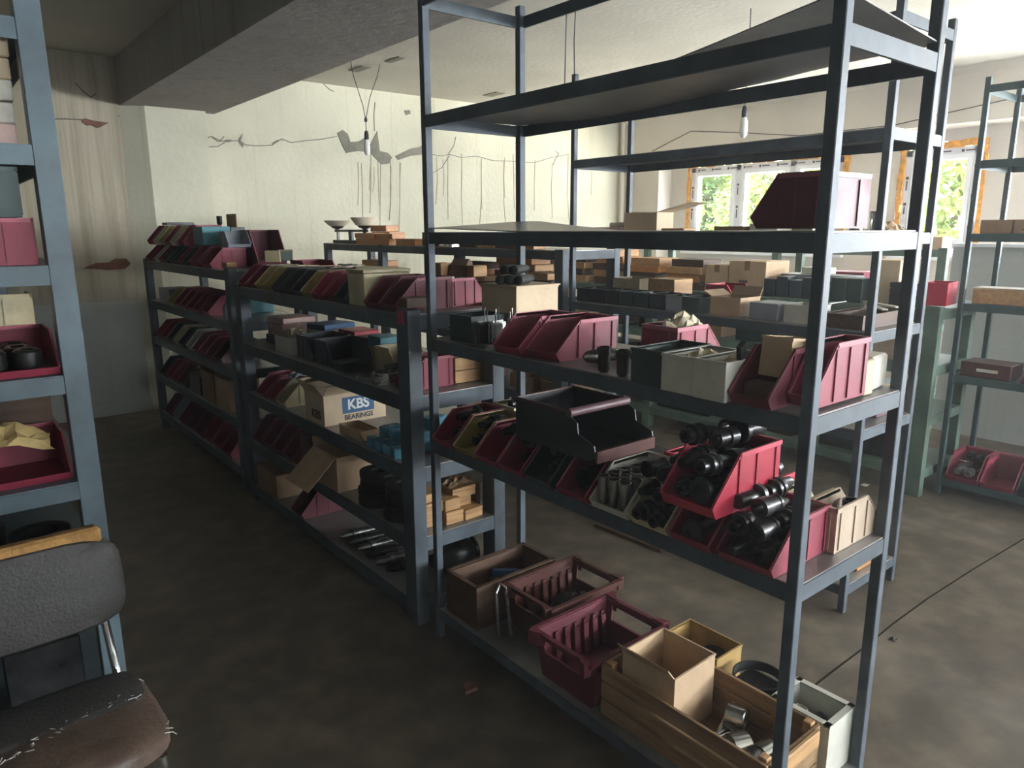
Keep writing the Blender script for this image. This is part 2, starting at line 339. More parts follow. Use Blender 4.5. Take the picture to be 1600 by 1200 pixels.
for i, x in enumerate((1.6, 4.3, 6.4)):
    z = {1.6: (.7, 2.5), 4.3: (3.4, 5.2), 6.4: (5.4, 7.4)}[x]
    f = M().box(z[0], -5.12, 1.3, z[0]+.07, -5.06, 2.4).box(z[1]-.07, -5.12, 1.3, z[1], -5.06, 2.4).box(z[0], -5.12, 2.33, z[1], -5.06, 2.4).box(z[0], -5.12, 1.3, z[1], -5.06, 1.37)
    struct('window_%d' % (i+6), f, pvc)
# wall damage: exposed render, cracks, brick scars (in the wall's own plane)
def wall_poly(px, y, off=.004, th=.004):
    return M().prism([aty(a, b, y) for a, b in px], y-off-th, y-.001, 'y')
def crack(px, y, wd=.006):
    m = M(); pts = [aty(a, b, y) for a, b in px]
    for (x0, z0), (x1, z1) in zip(pts, pts[1:]):
        d = math.hypot(x1-x0, z1-z0) or 1; nx, nz = -(z1-z0)/d*wd/2, (x1-x0)/d*wd/2
        m.prism([(x0-nx, z0-nz), (x1-nx, z1-nz), (x1+nx, z1+nz), (x0+nx, z0+nz)], y-.004, y-.0005, 'y')
    return m
patches = [[(527, 208), (535, 203), (543, 209), (547, 222), (562, 221), (572, 213), (577, 229), (589, 205), (593, 236), (606, 239), (612, 246), (607, 256), (596, 257), (585, 246), (577, 238), (560, 236), (541, 239), (535, 228)],
           [(617, 244), (640, 233), (655, 230), (668, 222), (667, 241), (655, 242), (640, 244), (622, 250)],
           [(373, 217), (379, 209), (376, 220), (381, 224), (379, 230), (374, 224)], [(426, 223), (435, 218), (432, 223), (425, 227)], [(352, 219), (361, 218), (360, 222), (354, 222)], [(632, 173), (640, 172), (641, 178), (634, 180)]]
for p in patches: obj('bare_patch', wall_poly(p, YB), plaster_b, wb)
cr = [[(318, 218), (330, 213), (340, 221), (352, 220), (372, 220), (381, 226), (400, 228), (425, 227), (440, 217), (455, 223), (475, 220), (500, 218), (527, 213)], [(668, 240), (690, 244), (702, 241), (720, 246), (745, 244), (770, 251), (800, 252), (835, 254), (862, 246), (890, 241)],
      [(700, 241), (709, 228), (712, 214)], [(864, 258), (868, 248), (873, 240), (868, 236)], [(702, 243), (690, 262), (664, 278)], [(585, 205), (584, 180), (586, 160)], [(502, 128), (515, 140), (522, 143)], [(330, 213), (344, 220), (350, 213)], [(318, 230), (340, 229), (352, 222)]]
for p in cr: obj('crack', crack(p, YB), crackm, wb)
rd = random.Random(8)
for k in range(26):
    x = rd.uniform(550, 700) if k < 14 else rd.uniform(700, 925); y0 = rd.uniform(238, 262); y1 = rd.uniform(290, 372)
    obj('drip_stain', crack([(x, y0), (x+rd.uniform(-2, 2), (y0+y1)/2), (x+rd.uniform(-2, 3), y1)], YB, rd.uniform(.004, .01)), drip, wb)
for p in [[(128, 190), (133, 185), (143, 188), (155, 190), (170, 192), (158, 198), (152, 200), (142, 195), (135, 196)], [(130, 419), (150, 411), (170, 410), (180, 404), (197, 404), (204, 412), (195, 420), (170, 422)]]:
    obj('brick_scar', wall_poly(p, YB, .008), brick_m, wbl)
for p in [[(82, 186), (105, 186), (128, 187)], [(118, 130), (130, 143), (142, 152), (150, 146)], [(185, 181), (206, 180), (207, 207), (190, 206)], [(115, 500), (160, 495), (185, 488)]]: obj('crack', crack(p, YB, .008), crackm, wbl)
# floor joint, plank and bits lying on the floor
fl = bpy.data.objects['floor']
def floor_line(px, wd):
    m = M(); pts = [at(a, b, 0) for a, b in px]
    for (x0, y0), (x1, y1) in zip(pts, pts[1:]):
        d = math.hypot(x1-x0, y1-y0); nx, ny = -(y1-y0)/d*wd/2, (x1-x0)/d*wd/2
        m.prism([(x0-nx, y0-ny), (x1-nx, y1-ny), (x1+nx, y1+ny), (x0+nx, y0+ny)], .0002, .0014, 'z')
    return m
obj('crack', floor_line([(1255, 1085), (1300, 1050), (1350, 1012), (1395, 975), (1450, 935), (1520, 890), (1600, 842)], .007), jointm, fl)
def lay(name, me, mat, px, z, label, cat, rz=0): return thing(name, [(name, me, mat)], (*at(*px, z), z), rz, label, cat)
lay('wood_strip', M().box(-.22, -.02, 0, .22, .02, .018), wood_d, (982, 841), .002, 'loose reddish wooden strip lying on the concrete floor under the middle shelf', 'wood strip', -PI/2+.05)
lay('board', M().box(-.22, -.17, 0, .22, .17, .025), wood_d, (1085, 672), .002, 'brown board lying flat on the floor between the shelving rows', 'board', .3)
lay('brick_chip', M().prism([(-.03, -.02), (.02, -.024), (.034, .006), (-.004, .026)], 0, .014, 'z'), brick_m, (733, 1077), .001, 'small brick-coloured chip on the dark aisle floor', 'rubble')
lay('paper_scrap', M().prism([(-.03, -.02), (.03, -.015), (.02, .02), (-.025, .018)], 0, .003, 'z'), paper, (1352, 758), .001, 'small white paper scrap on the floor by the thin window-side shelf', 'paper scrap')
lay('concrete_crumb', M().crumple(.018, .013, .014, 4, 4), rubber, (1396, 999), .0, 'dark crumb of rubble on the floor by the floor crack', 'rubble')
# hanging lamps and loose wires
def bulb(x, y, ztop, zs, label, split=0):
    body = M().lathe([(.004, zs), (.014, zs-.005), (.019, zs-.03), (.019, zs-.07), (.016, zs-.075)], 12)
    gl = M().lathe([(.014, zs-.075), (.024, zs-.1), (.027, zs-.14), (.026, zs-.185), (.012, zs-.205), (.002, zs-.21)], 14)
    if split: wr = M().tube([(-.12, 0, ztop), (-.1, 0, ztop-.12), (-.02, 0, ztop-.36), (0, 0, zs+.08), (0, 0, zs)], .0035, 5).tube([(.16, 0, ztop), (.13, 0, ztop-.1), (.05, 0, ztop-.28), (0, 0, zs+.09), (0, 0, zs)], .0035, 5).lathe([(.003, zs+.07), (.014, zs+.075), (.014, zs+.1), (.003, zs+.115)], 8)
    else: wr = M().tube([(0, 0, ztop), (.01, 0, (ztop+zs)/2), (0, 0, zs)], .0035, 5)
    return thing('hanging_bulb', [('cord', wr, ink), ('socket', body.mesh('socket', True), rubber), ('bulb', gl.mesh('bulb', True), bulbg)], (x, y, 0), 0, label, 'lamp')
bulb(3.205, 5.95, 3.0, 2.44, 'bare bulb on a forked cord in front of the cracked wall', 1)
bulb(4.46, 3.0, 3.0, 2.4, 'bare bulb on a straight cord hanging near the window beam')
x, y = 3.5, 3.7
thing('wire_loop', [('wire', M().tube([(x-.03, y, 3), (x-.035, y, 2.8), (x-.04, y, 2.5), (x, y, 2.42), (x+.05, y, 2.5), (x+.04, y, 2.8), (x+.05, y, 3)], .004, 5), ink)], (0, 0, 0), 0, 'grey cable loop hanging bare from the ceiling above the empty shelves', 'cable')
thing('wall_pipe', [('pipe', M().tube([(7.6, 6.97, 0.0), (7.6, 6.97, 2.99)], .028, 10), wall_w)], (0, 0, 0), 0, 'pale vertical pipe in the corner beside the window wall', 'pipe')
thing('wall_wire', [('wire', M().tube([(XB-.006, y, z) for y, z in [atx(1020, 236, XB), atx(1080, 205, XB), atx(1150, 207, XB), atx(1250, 212, XB), atx(1400, 195, XB), atx(1500, 172, XB), atx(1590, 152, XB)]], .005, 5), crackm)], (0, 0, 0), 0, 'thin cable sagging along the concrete beam above the windows', 'cable')
for k, (a, b) in enumerate([((555, 106), (598, 98)), ((612, 92), (650, 84)), ((765, 146), (830, 136))]):
    x0, y0 = at(*a, 2.999); x1, y1 = at(*b, 2.999)
    obj('bare_patch', M().box(min(x0, x1), y0-.12, 2.992, max(x0, x1), y0+.12, 2.9995), plaster_b, bpy.data.objects['ceiling'])

hz = bpy.data.materials.new('haze_air'); hz.use_nodes = True; _n = hz.node_tree; _n.nodes.clear(); _o = _n.nodes.new('ShaderNodeOutputMaterial'); _v = _n.nodes.new('ShaderNodeVolumeScatter')
_v.inputs['Density'].default_value = .010; _v.inputs['Anisotropy'].default_value = .45; _n.links.new(_v.outputs[0], _o.inputs['Volume'])  # uniform scattering volume, added to veil the view towards the windows
ho = obj('haze', M().box(-3.1, -5.1, -.05, 8.2, 7.2, 3.1), hz); ho['kind'] = 'stuff'; ho['label'] = 'thin haze filling the room towards the windows'; ho['category'] = 'haze'
# ------------------------------------------------------------------ trees outside
def tree(loc, s, seed, label, n=9500):
    rd = random.Random(seed); lv = M()
    for k in range(n):
        d = Vector((rd.gauss(0, 1), rd.gauss(0, 1), rd.gauss(0, 1))).normalized()*rd.random()**.4; f_ = 1+.12*math.sin(5*math.atan2(d.y, d.z)+seed)
        c = Vector((d.x*1.0*f_, d.y*1.6*f_, 2.2+d.z*2.0*f_)); a = Vector((rd.uniform(-1, 1), rd.uniform(-1, 1), rd.uniform(-1, 1))).normalized()*rd.uniform(.06, .12); b = a.orthogonal().normalized()*rd.uniform(.03, .06)
        lv.add([c-a, c-b, c+a, c+b], [(0, 1, 2, 3)])
    tr = M().lathe([(.14, -2.2), (.1, 0), (.07, 1.6), (.03, 3.6)], 8)
    for k in range(6): tr.tube([(0, 0, .3+k*.4), (rd.uniform(-.5, .5), rd.uniform(-.8, .8), 1.2+k*.4), (rd.uniform(-1, 1), rd.uniform(-1.4, 1.4), 1.9+k*.45)], .03, 5)
    r = thing('leafy_tree', [('trunk', tr, bark), ('foliage', lv, leaf)], loc, 0, label, 'tree'); r.scale = (s, s, s)
    for c in r.children:
        if c.name.startswith('foliage'): c['kind'] = 'stuff'
tree((13.0, 4.3, -.4), .88, 3, 'green leafy tree seen through the single-pane window')
tree((13.0, 7.75, -.5), .88, 2, 'yellow-green leafy tree filling the middle panes of the wide window')
tree((13.0, 11.2, -.5), .88, 1, 'sunlit leafy tree behind the far end of the wide window')
tree((17.5, 8.3, -.8), 1.3, 4, 'taller tree standing behind the others beyond the wide window')
tree((17.5, 13.4, -.8), 1.3, 5, 'farther tree beyond the corner end of the wide window')
struct('ground_outside', M().box(8.3, -6, -3, 30, 25, -2.6), bark)

# ------------------------------------------------------------------ racks
def rack(name, label, X0, X1, Y0, Y1, lev, pw, pd, bh, mp, ms, top, mids=(), warp=None, frame_top=False, decks=True, grp=None):
    r = bpy.data.objects.new(name, None); COL.objects.link(r); r['label'] = label; r['category'] = 'shelving rack'; LABELS.setdefault(label, []).append((name, grp))
    r.location = (X0, Y0, 0); W, L = X1-X0, Y1-Y0
    pme = cm(('post', pw, pd, top), lambda: M().box(0, 0, 0, pd, pw, top), bev=.002)
    for y in [0, L-pw]+list(mids):
        for x in (0, W-pd): obj('post', pme, mp, r).location = (x, y, 0)
    t = .004
    for k, z in enumerate(lev):
        open_ = frame_top and k == len(lev)-1
        zt = z-t
        lr = cm(('rail', 'l', L, bh), lambda: M().box(0, 0, -bh, t*2, L-2*pw, 0)); er = cm(('rail', 'e', W, bh, pd), lambda: M().box(0, 0, -bh, W-2*pd, t*2, 0))
        for x in (.001, W-t*2-.001): obj('rail', lr, mp, r).location = (x, pw, zt)
        for y in (.001, L-t*2-.001): obj('rail', er, mp, r).location = (pd, y, zt)
        if open_ or not decks: continue
        if warp and k in warp: obj('deck', warp[k](W, L), ms, r).location = (0, 0, 0)
        else: obj('deck', cm(('deck', W, L), lambda: M().box(.004, .004, -t, W-.004, L-.004, 0)), ms, r).location = (0, 0, z)
    return r
def warped(z, fn, n=14):
    def mk(W, L):
        m = M(); vs = []; fs = []; e = .006
        for i in range(n+1):
            for j in range(n+1): vs.append((e+(W-2*e)*i/n, e+(L-2*e)*j/n, z+fn(i/n, j/n)))
        k = len(vs); vs += [(a, b, c-.003) for a, b, c in vs]
        for i in range(n):
            for j in range(n): a = i*(n+1)+j; fs += [(a, a+n+1, a+n+2, a+1), (k+a+1, k+a+n+2, k+a+n+1, k+a)]
        ring = [i*(n+1) for i in range(n+1)]+[n*(n+1)+j for j in range(1, n+1)]+[i*(n+1)+n for i in range(n-1, -1, -1)]+[j for j in range(n-1, 0, -1)]
        for a, b in zip(ring, ring[1:]+ring[:1]): fs.append((a, b, k+b, k+a))
        me = m.add(vs, fs).mesh('deck', True); return me
    return mk
A = (1.42, 1.871, .7475, 2.244); TP = (.028, .028, .04); AZ = [.13, .817, 1.207, 1.592, 1.985, 2.369]
rack('shelving_frame', 'tall thin dark steel shelving frame standing in the middle with half-empty upper shelves', *A, AZ, *TP, rackp, sheetp, 2.40, frame_top=True,
     warp={3: warped(1.592, lambda u, v: .045*max(0, (v-.62)/.38)**1.2*(.3+.7*u)*(1-max(0, v-.93)*3)), 4: warped(1.985, lambda u, v: .012*math.sin(v*7)*u+.06*max(0, (.28-v)/.28)*(1-u*.55)-.006)})
Cx = (2.84, 3.32, 1.285, 2.985); CZ = [.122, .80, 1.198, 1.575, 1.96, 2.36]
rack('shelving_frame', 'second thin dark shelving frame, parallel behind the tall half-empty one', *Cx, CZ, *TP, rackp, sheetp, 2.40, frame_top=True)
BN = (1.40, 1.862, 2.345, 4.26); BNZ = [.10, .38, .675, .965, 1.285]
rack('storage_rack', 'heavy dark blue rack with a cardboard bearings carton, beside the aisle', *BN, BNZ, .085, .06, .058, rackp, sheetp, 1.30)
BF = (1.40, 1.862, 4.34, 6.36); BFZ = [.15, .46, .77, 1.06, 1.365]
rack('storage_rack', 'heavy dark rack standing nearest the stained wall at the end of the aisle', *BF, BFZ, .075, .05, .055, rackp, sheetp, 1.38)
Gx = (2.86, 3.34, 3.06, 6.2); GZ = [.15, .59, .90, 1.21, 1.475]
rack('storage_rack', 'long dark rack in front of the cracked wall, carrying a weighing scale on top', *Gx, GZ, .07, .05, .05, rackp, sheetp, 1.48, mids=(1.02, 2.08))
Dx = (4.5, 5.05, 1.66, 5.95); DZ = [.17, .50, .80, 1.13]
rack('low_rack', 'waist-high green steel rack loaded with cartons and wooden boxes', *Dx, DZ, .08, .06, .055, greenp, greenp, 1.15, mids=(2.1,))
Ex = (4.68, 5.2, -.4, 1.64); EZ = [.10, .74, 1.165, 1.56, 1.96, 2.36]
rack('shelving_frame', 'thin dark green shelving frame at the window side of the walkway', *Ex, EZ, *TP, darkg, darkg, 2.40, frame_top=True)
Fx = (-.30, .345, 2.38, 4.6); FZ = [.10, .56, .875, 1.195, 1.505, 1.825, 2.14]
rack('storage_rack', 'blue-grey painted rack of bins behind the torn chair', *Fx, FZ, .06, .062, .05, fblue, fblue, 2.55)
Hx = (6.5, 7.0, 2.4, 5.6); HZ = [.2, .8, 1.41]
rack('low_rack', 'low green rack of clutter standing under the windows', *Hx, HZ, .07, .06, .05, greenp, darkg, 1.43, mids=(1.5,))

# ------------------------------------------------------------------ stacking bins
def bin_parts(L, W, Hh):
    t = .004; x0, x1 = -L/2, L/2
    prof = [(x0, 0), (x0, Hh), (x0+L*.62, Hh), (x1, Hh*.2), (x1-.016, 0)]
    def shell():
        m = M()
        for s in (-1, 1):
            y = s*W/2; m.prism(prof, min(y, y-s*t), max(y, y-s*t), 'y')
            for q in (.06, .36, .62):
                xx = x0+L*q; m.box(xx, min(y, y+s*.0035), .006, xx+.008, max(y, y+s*.0035), Hh-.012)
        m.box(x0, -W/2+t, 0, x0+t, W/2-t, Hh); m.box(x0+t, -W/2+t, 0, x1-.022, W/2-t, t)
        for q in (-.25, .25): m.box(x0-.003, W*q-.004, .005, x0, W*q+.004, Hh-.012)
        return m
    def rim():
        m = M(); r = .006
        for s in (-1, 1):
            y = s*(W/2+.002); m.box(x0-.003, min(y, y-s*r), Hh-.009, x0+L*.62, max(y, y-s*r), Hh+.002)
            d = Vector((L*.38, 0, -Hh*.8)); a = Vector((x0+L*.62, y, Hh))
            m.add([a+Vector((0, -s*o, h)) for o in (0, r) for h in (0, .003)]+[a+d+Vector((0, -s*o, h)) for o in (0, r) for h in (0, .003)], [(0, 2, 3, 1), (4, 5, 7, 6), (0, 1, 5, 4), (2, 6, 7, 3), (1, 3, 7, 5), (0, 4, 6, 2)])
        m.box(x0-.003, -W/2, Hh-.009, x0+r, W/2, Hh+.002); return m
    def lip():
        return M().add([(x1-.016, -W/2+t, 0), (x1-.016, W/2-t, 0), (x1, W/2-t, Hh*.2), (x1, -W/2+t, Hh*.2), (x1-.02, -W/2+t, 0), (x1-.02, W/2-t, 0), (x1-.005, W/2-t, Hh*.2), (x1-.005, -W/2+t, Hh*.2)],
                       [(0, 1, 2, 3), (7, 6, 5, 4), (3, 2, 6, 7), (0, 4, 5, 1), (0, 3, 7, 4), (1, 5, 6, 2)])
    k = (round(L, 3), round(W, 3), round(Hh, 3))
    return cm(('bin_shell',)+k, shell), cm(('bin_rim',)+k, rim), cm(('bin_lip',)+k, lip)
def sbin(x, y, z, rz, mat, label, L=.25, W=.125, Hh=.115, group=None, name='stacking_bin'):
    a, b, c = bin_parts(L, W, Hh)
    return thing(name, [('shell', a, mat), ('rim', b, RIM_LIT.get(mat, mat)), ('front_lip', c, mat)], (x, y, z), rz, label, 'bin', group)
RIM_LIT = {red: pm('red_rim_lit', (.4, .09, .13), .5), maroon: pm('maroon_rim_lit', (.22, .06, .08), .5), yellow: pm('yellow_rim_lit', (.5, .42, .22), .5), black_p: pm('black_rim_lit', (.07, .07, .075), .5), green_d: pm('green_rim_lit', (.07, .11, .1), .5), bright_red: pm('bright_red_rim_lit', (.55, .06, .1), .45)}  # paler copies for the rims: light caught on edges, put into the colour
CN = {red: 'red', bright_red: 'bright red', cream: 'cream', yellow: 'mustard yellow', green_d: 'dark green', black_p: 'black', grey_p: 'grey', teal: 'teal', tan: 'tan', white_p: 'off-white', navy: 'navy', maroon: 'maroon', mauve: 'mauve', brown_red: 'brown'}
def row(x, y0, dy, z, cols, where, L=.25, W=.12, Hh=.115, rz=PI, jit=.006, seed=1, start=0):
    """a row of bins, y falling from the far end towards the camera"""
    rd = random.Random(seed); n = {}
    tot = {c: sum(1 for q in cols if q is c) for c in cols}
    for k, c in enumerate(cols):
        if c is None: continue
        n[c] = n.get(c, 0)+1
        lab = 'single %s bin %s' % (CN[c], where) if tot[c] == 1 else '%s %s bin %s' % (ORD[n[c]-1], CN[c], where)
        sbin(x+rd.uniform(-jit, jit), y0+dy*k, z, rz+rd.uniform(-.03, .03), c, lab, L, W, Hh)

# ---- machine parts
def holder_me(k):
    def f():
        m = M()
        if k == 0: m.lathe([(0, 0), (.012, 0), (.02, .05), (.026, .055), (.026, .066), (.022, .068), (.022, .074), (.026, .076), (.026, .086), (.017, .088), (.017, .11), (.011, .11), (.011, .09), (0, .09)], 14, (0, 0, 0))
        elif k == 1: m.lathe([(.014, 0), (.023, .002), (.023, .03), (.019, .032), (.019, .06), (.021, .062), (.021, .07), (.012, .07), (.012, .01), (.014, 0)], 14)
        else: m.lathe([(0, 0), (.016, 0), (.018, .004), (.018, .075), (.03, .078), (.03, .092), (.014, .094), (.014, .09), (0, .09)], 14)
        return m
    return cm(('toolholder', k), f, True)
def heap(x, y, z, rz, L, W, Hh, n, label, group, seed, mats=(steel_d,), fill=.9):
    """loose toolholders lying in a bin (each its own thing)"""
    rd = random.Random(seed); c, s = math.cos(rz), math.sin(rz); ny = max(1, int((W+.012)/.058)); nx = max(1, int((L+.02)/.118)); k = 0; lv = 0
    while k < n and lv < max(2, int((Hh+.05)/.055)):
        for i in range(nx):
            for j in range(ny):
                if k >= n: break
                if lv and rd.random() < .12: continue
                u = (i-(nx-1)/2)*.118-.055+rd.uniform(-.006, .006)-lv*.012; v = (j-(ny-1)/2)*.0545
                flip = rd.random() < .5; kind = rd.choice((0, 0, 1, 2))
                e = Euler((0, PI/2 if not flip else -PI/2, 0)).to_matrix(); e = Matrix.Rotation(rz+rd.uniform(-.05, .05), 3, 'Z') @ Matrix.Rotation(rd.uniform(-.06, .06), 3, 'Y') @ e
                if flip: u += .105
                thing('toolholder', [('body', holder_me(kind), rd.choice(mats))], (x+u*c-v*s, y+u*s+v*c, z+.041+lv*.0585), 0, label, 'toolholder', group, rot=e.to_euler()); k += 1
        lv += 1
def ring(name, r, h, hole, loc, mat, label, cat='ring', rot=None, group=None, n=28):
    return thing(name, [('body', cm(('ring', r, h, hole), lambda: M().lathe([(hole, 0), (r, 0), (r*1.0, h*.35), (r*.97, h*.4), (r*.97, h*.6), (r, h*.65), (r, h), (hole, h), (hole, 0)], n), True), mat)], loc, 0, label, cat, group, rot=rot)

# ---- cartons, wooden boxes, crates
def closed_carton(L, W, Hh):
    return cm(('carton', L, W, Hh), lambda: M().box(-L/2, -W/2, 0, L/2, W/2, Hh), bev=.003), cm(('tape', L, W, Hh), lambda: M().box(-L/2-.0006, -.022, Hh*.72, L/2+.0006, .022, Hh+.0008))
def box(x, y, z, L, W, Hh, mat, label, rz=0, name='carton', cat='carton', tape=None, group=None, lid=False):
    if lid:
        t = .012
        return thing(name, [('body', cm(('wb', L, W, Hh), lambda: M().box(-L/2, -W/2, 0, L/2, W/2, Hh*.68), bev=.002), mat), ('lid', cm(('wl', L, W, Hh), lambda: M().box(-L/2-.001, -W/2-.001, Hh*.70, L/2+.001, W/2+.001, Hh), bev=.002), mat)], (x, y, z), rz, label, cat, group)
    a, b = closed_carton(L, W, Hh)
    parts = [('body', a, mat)]
    if tape: parts.append(('tape', b, tape))
    return thing(name, parts, (x, y, z), rz, label, cat, group)
def open_box(x, y, z, L, W, Hh, mat, label, rz=0, flaps=(), t=.004, name='open_carton', cat='carton', rot=None):
    k = (round(L, 3), round(W, 3), round(Hh, 3), t)
    sh = cm(('open_shell',)+k, lambda: M().box(-L/2, -W/2, 0, L/2, W/2, t).box(-L/2, -W/2, t, -L/2+t, W/2, Hh).box(L/2-t, -W/2, t, L/2, W/2, Hh).box(-L/2+t, -W/2, t, L/2-t, -W/2+t, Hh).box(-L/2+t, W/2-t, t, L/2-t, W/2, Hh))
    rimm = cm(('open_rim',)+k, lambda: M().box(-L/2-.002, -W/2-.002, Hh-.004, L/2+.002, -W/2+t, Hh+.002).box(-L/2-.002, W/2-t, Hh-.004, L/2+.002, W/2+.002, Hh+.002).box(-L/2-.002, -W/2, Hh-.004, -L/2+t, W/2, Hh+.002).box(L/2-t, -W/2, Hh-.004, L/2+.002, W/2, Hh+.002))
    parts = [('shell', sh, mat), ('rim', rimm, mat)]
    for side, ang, ln in flaps:                 # side 0:+x 1:-x 2:+y 3:-y ; ang from horizontal outwards (neg = hangs)
        d = Vector((math.cos(ang)*ln, 0, math.sin(ang)*ln)); w2 = (W if side < 2 else L)/2*.97
        base = [Vector((0, -w2, 0)), Vector((0, w2, 0)), Vector((0, w2, 0))+d, Vector((0, -w2, 0))+d]; nn = Vector((-math.sin(ang), 0, math.cos(ang)))*.003
        R = Matrix.Rotation([0, PI, PI/2, -PI/2][side], 3, 'Z'); o = Vector(((L if side < 2 else W)/2, 0, Hh))
        vs = [R@(o+p) for p in base]+[R@(o+p+nn) for p in base]
        parts.append(('flap', M().add(vs, [(3, 2, 1, 0), (4, 5, 6, 7), (0, 1, 5, 4), (1, 2, 6, 5), (2, 3, 7, 6), (3, 0, 4, 7)]), mat))
    return thing(name, parts, (x, y, z), rz, label, cat, rot=rot)
def text(body, size, loc, rot, mat, parent, align='CENTER', bold=.0):
    c = bpy.data.curves.new('lettering', 'FONT'); c.body = body; c.size = size; c.align_x = align; c.align_y = 'CENTER'; c.extrude = .0005; c.offset = bold
    t_ = bpy.data.objects.new('lettering_curve', c); COL.objects.link(t_); bpy.context.view_layer.update()
    me = bpy.data.meshes.new_from_object(t_.evaluated_get(bpy.context.evaluated_depsgraph_get())); bpy.data.objects.remove(t_)
    me.materials.clear(); me.materials.append(mat); o = bpy.data.objects.new('lettering', me); COL.objects.link(o); o.parent = parent; o.location = loc; o.rotation_euler = rot; return o

# ================================================================== contents of the tall half-empty frame (A)
z = AZ[1]; xf = 1.40+.125
cols = [(2.135, red, 'red stacking bin at the far end of the lower shelf, against the heavy rack'), (2.0, yellow, 'mustard yellow stacking bin between red ones on the lower shelf'), (1.87, red, 'red stacking bin just after the mustard one on the lower shelf'),
        (1.745, red, 'red stacking bin just before the dark green one on the lower shelf'), (1.61, green_d, 'dark green stacking bin under the black container on the lower shelf'), (1.455, red, 'red stacking bin holding one large dark fitting, before the cream bins'),
        (1.31, white_p, 'off-white stacking bin of upright collets on the lower shelf'), (1.165, cream, 'cream stacking bin crammed with dark toolholders on the lower shelf'), (1.03, red, 'red stacking bin underneath the raised heap of toolholders'), (.875, red, 'red stacking bin spilling toolholders at the end of the lower shelf')]
for k, (y, c, lab) in enumerate(cols): sbin(xf, y, z, PI, c, lab, .25, .122 if k not in (6, 9) else .145 if k == 9 else .134, .118)
for y, n, lab, sd in ((2.135, 5, 'small dark part in the far-end red bin', 1), (2.0, 4, 'small dark part in the mustard yellow bin', 2), (1.87, 4, 'small dark part in the red bin after the mustard one', 3), (1.745, 4, 'small dark part in the red bin before the dark green one', 4), (1.61, 3, 'small dark part in the dark green bin', 5)):
    heap(xf-.01, y, z, PI, .2, .09, .1, n, lab, lab+'s', sd)
heap(xf-.02, 1.165, z, PI, .23, .112, .118, 12, 'dark steel toolholder in the cream bin', 'toolholders in the cream bin', 11)
heap(xf-.02, 1.03, z, PI, .24, .1, .118, 7, 'dark steel toolholder in the shaded bin under the raised one', 'toolholders in the shaded red bin', 12)
heap(xf-.03, .875, z, PI, .25, .12, .118, 17, 'dark steel toolholder spilling from the end bin', 'toolholders in the end bin', 13, fill=1.15)
rd = random.Random(5)
for i in range(3):
    for j in range(4):
        thing('collet', [('body', cm('collet', lambda: M().lathe([(.012, 0), (.016, .05), (.019, .07), (.019, .085), (.015, .086), (.015, .06), (.012, 0)], 12), True), steel)], (1.43+j*.046, 1.27+i*.04+rd.uniform(-.001, .001), z+.012), 0, 'steel collet standing upright in the off-white bin', 'collet', 'collets in the off-white bin')
thing('pipe_fitting', [('body', M().lathe([(.028, 0), (.04, .0), (.045, .05), (.034, .06), (.034, .11), (.03, .11), (.028, 0)], 16).mesh('fitting', True), steel_d)], (1.565, 1.455, z+.053), 0, 'large dark fitting lying in the red bin beside the off-white one', 'fitting', rot=(0, -PI/2, 0))
# raised bin
sbin(1.455, .985, z+.13, PI, bright_red, 'bright red stacking bin set on top of the others, heaped with toolholders', .27, .15, .14)
heap(1.435, .985, z+.14, PI, .25, .12, .14, 20, 'dark steel toolholder heaped in the raised red bin', 'toolholders in the raised red bin', 21, fill=1.05)
# black open-fronted container on top of the small bins: opens towards -y
def black_tub():
    m = M(); t = .004; X, Y, Z = .25, .33, .13
    m.box(-X/2, -Y/2, 0, X/2, Y/2, t).box(-X/2, Y/2-t, t, X/2, Y/2, Z).box(-X/2, -Y/2-.0, 0, X/2, -Y/2+t, .022)
    for s in (-1, 1): m.prism([(-Y/2-.03, .02), (-Y/2, 0), (Y/2, 0), (Y/2, Z), (-Y/2+.1, Z), (-Y/2+.05, Z*.8), (-Y/2+.045, Z*.55), (-Y/2-.02, .05)], s*X/2-t/2, s*X/2+t/2, 'x')
    return m
thing('open_container', [('shell', black_tub().mesh('tub'), black_p), ('rim', M().tube([(-.125, -.08, .13), (-.125, .165, .13), (.125, .165, .13), (.125, -.08, .13)], .005, 6), brown_red), ('rolled_bar', M().tube([(-.128, -.08, .128), (.128, -.08, .128)], .013, 10).mesh('bar', True), mauve), ('front_lip', M().box(-.125, -.198, .0, .125, -.188, .035), brown_red, 'brownish red front lip')],
      (1.555, 1.575, z+.123), 0, 'large black container with a rolled bar across its open front, on the bins', 'container')
# rear row of the lower shelf
sbin(1.765, 2.09, z, 0, cream, 'cream stacking bin at the back, turned away, behind the far red bin', .22, .13, .125)
heap(1.755, 2.09, z+.03, 0, .18, .09, .1, 4, 'black part in the turned-away cream bin', 'black parts in the rear cream bin', 31)
ring('round_plate', .075, .02, .012, (1.735, 1.455, z+.068), rubber, 'black round plate lying behind the off-white bin', 'plate', rot=(.05, .08, 0))
box(1.735, 1.455, z, .16, .15, .055, steel_d, 'low dark block underneath the black round plate', name='steel_block', cat='block')
sbin(1.765, 1.255, z, 0, bright_red, 'bright red stacking bin at the back, turned away, beside the round plate', .22, .12, .13)
sbin(1.765, 1.035, z, 0, bright_red, 'bright red stacking bin at the back behind the spilling end bin', .22, .13, .13)
heap(1.765, 1.035, z+.03, 0, .18, .09, .1, 4, 'dark fitting in the rear bright red bin', 'fittings in the rear bright red bin', 32)
sbin(1.765, .905, z, 0, cream, 'cream stacking bin at the back, turned away, next to the tan one', .2, .085, .112)
sbin(1.765, .817, z, 0, tan, 'tan stacking bin turned sideways at the very end of the lower shelf', .245, .075, .115)
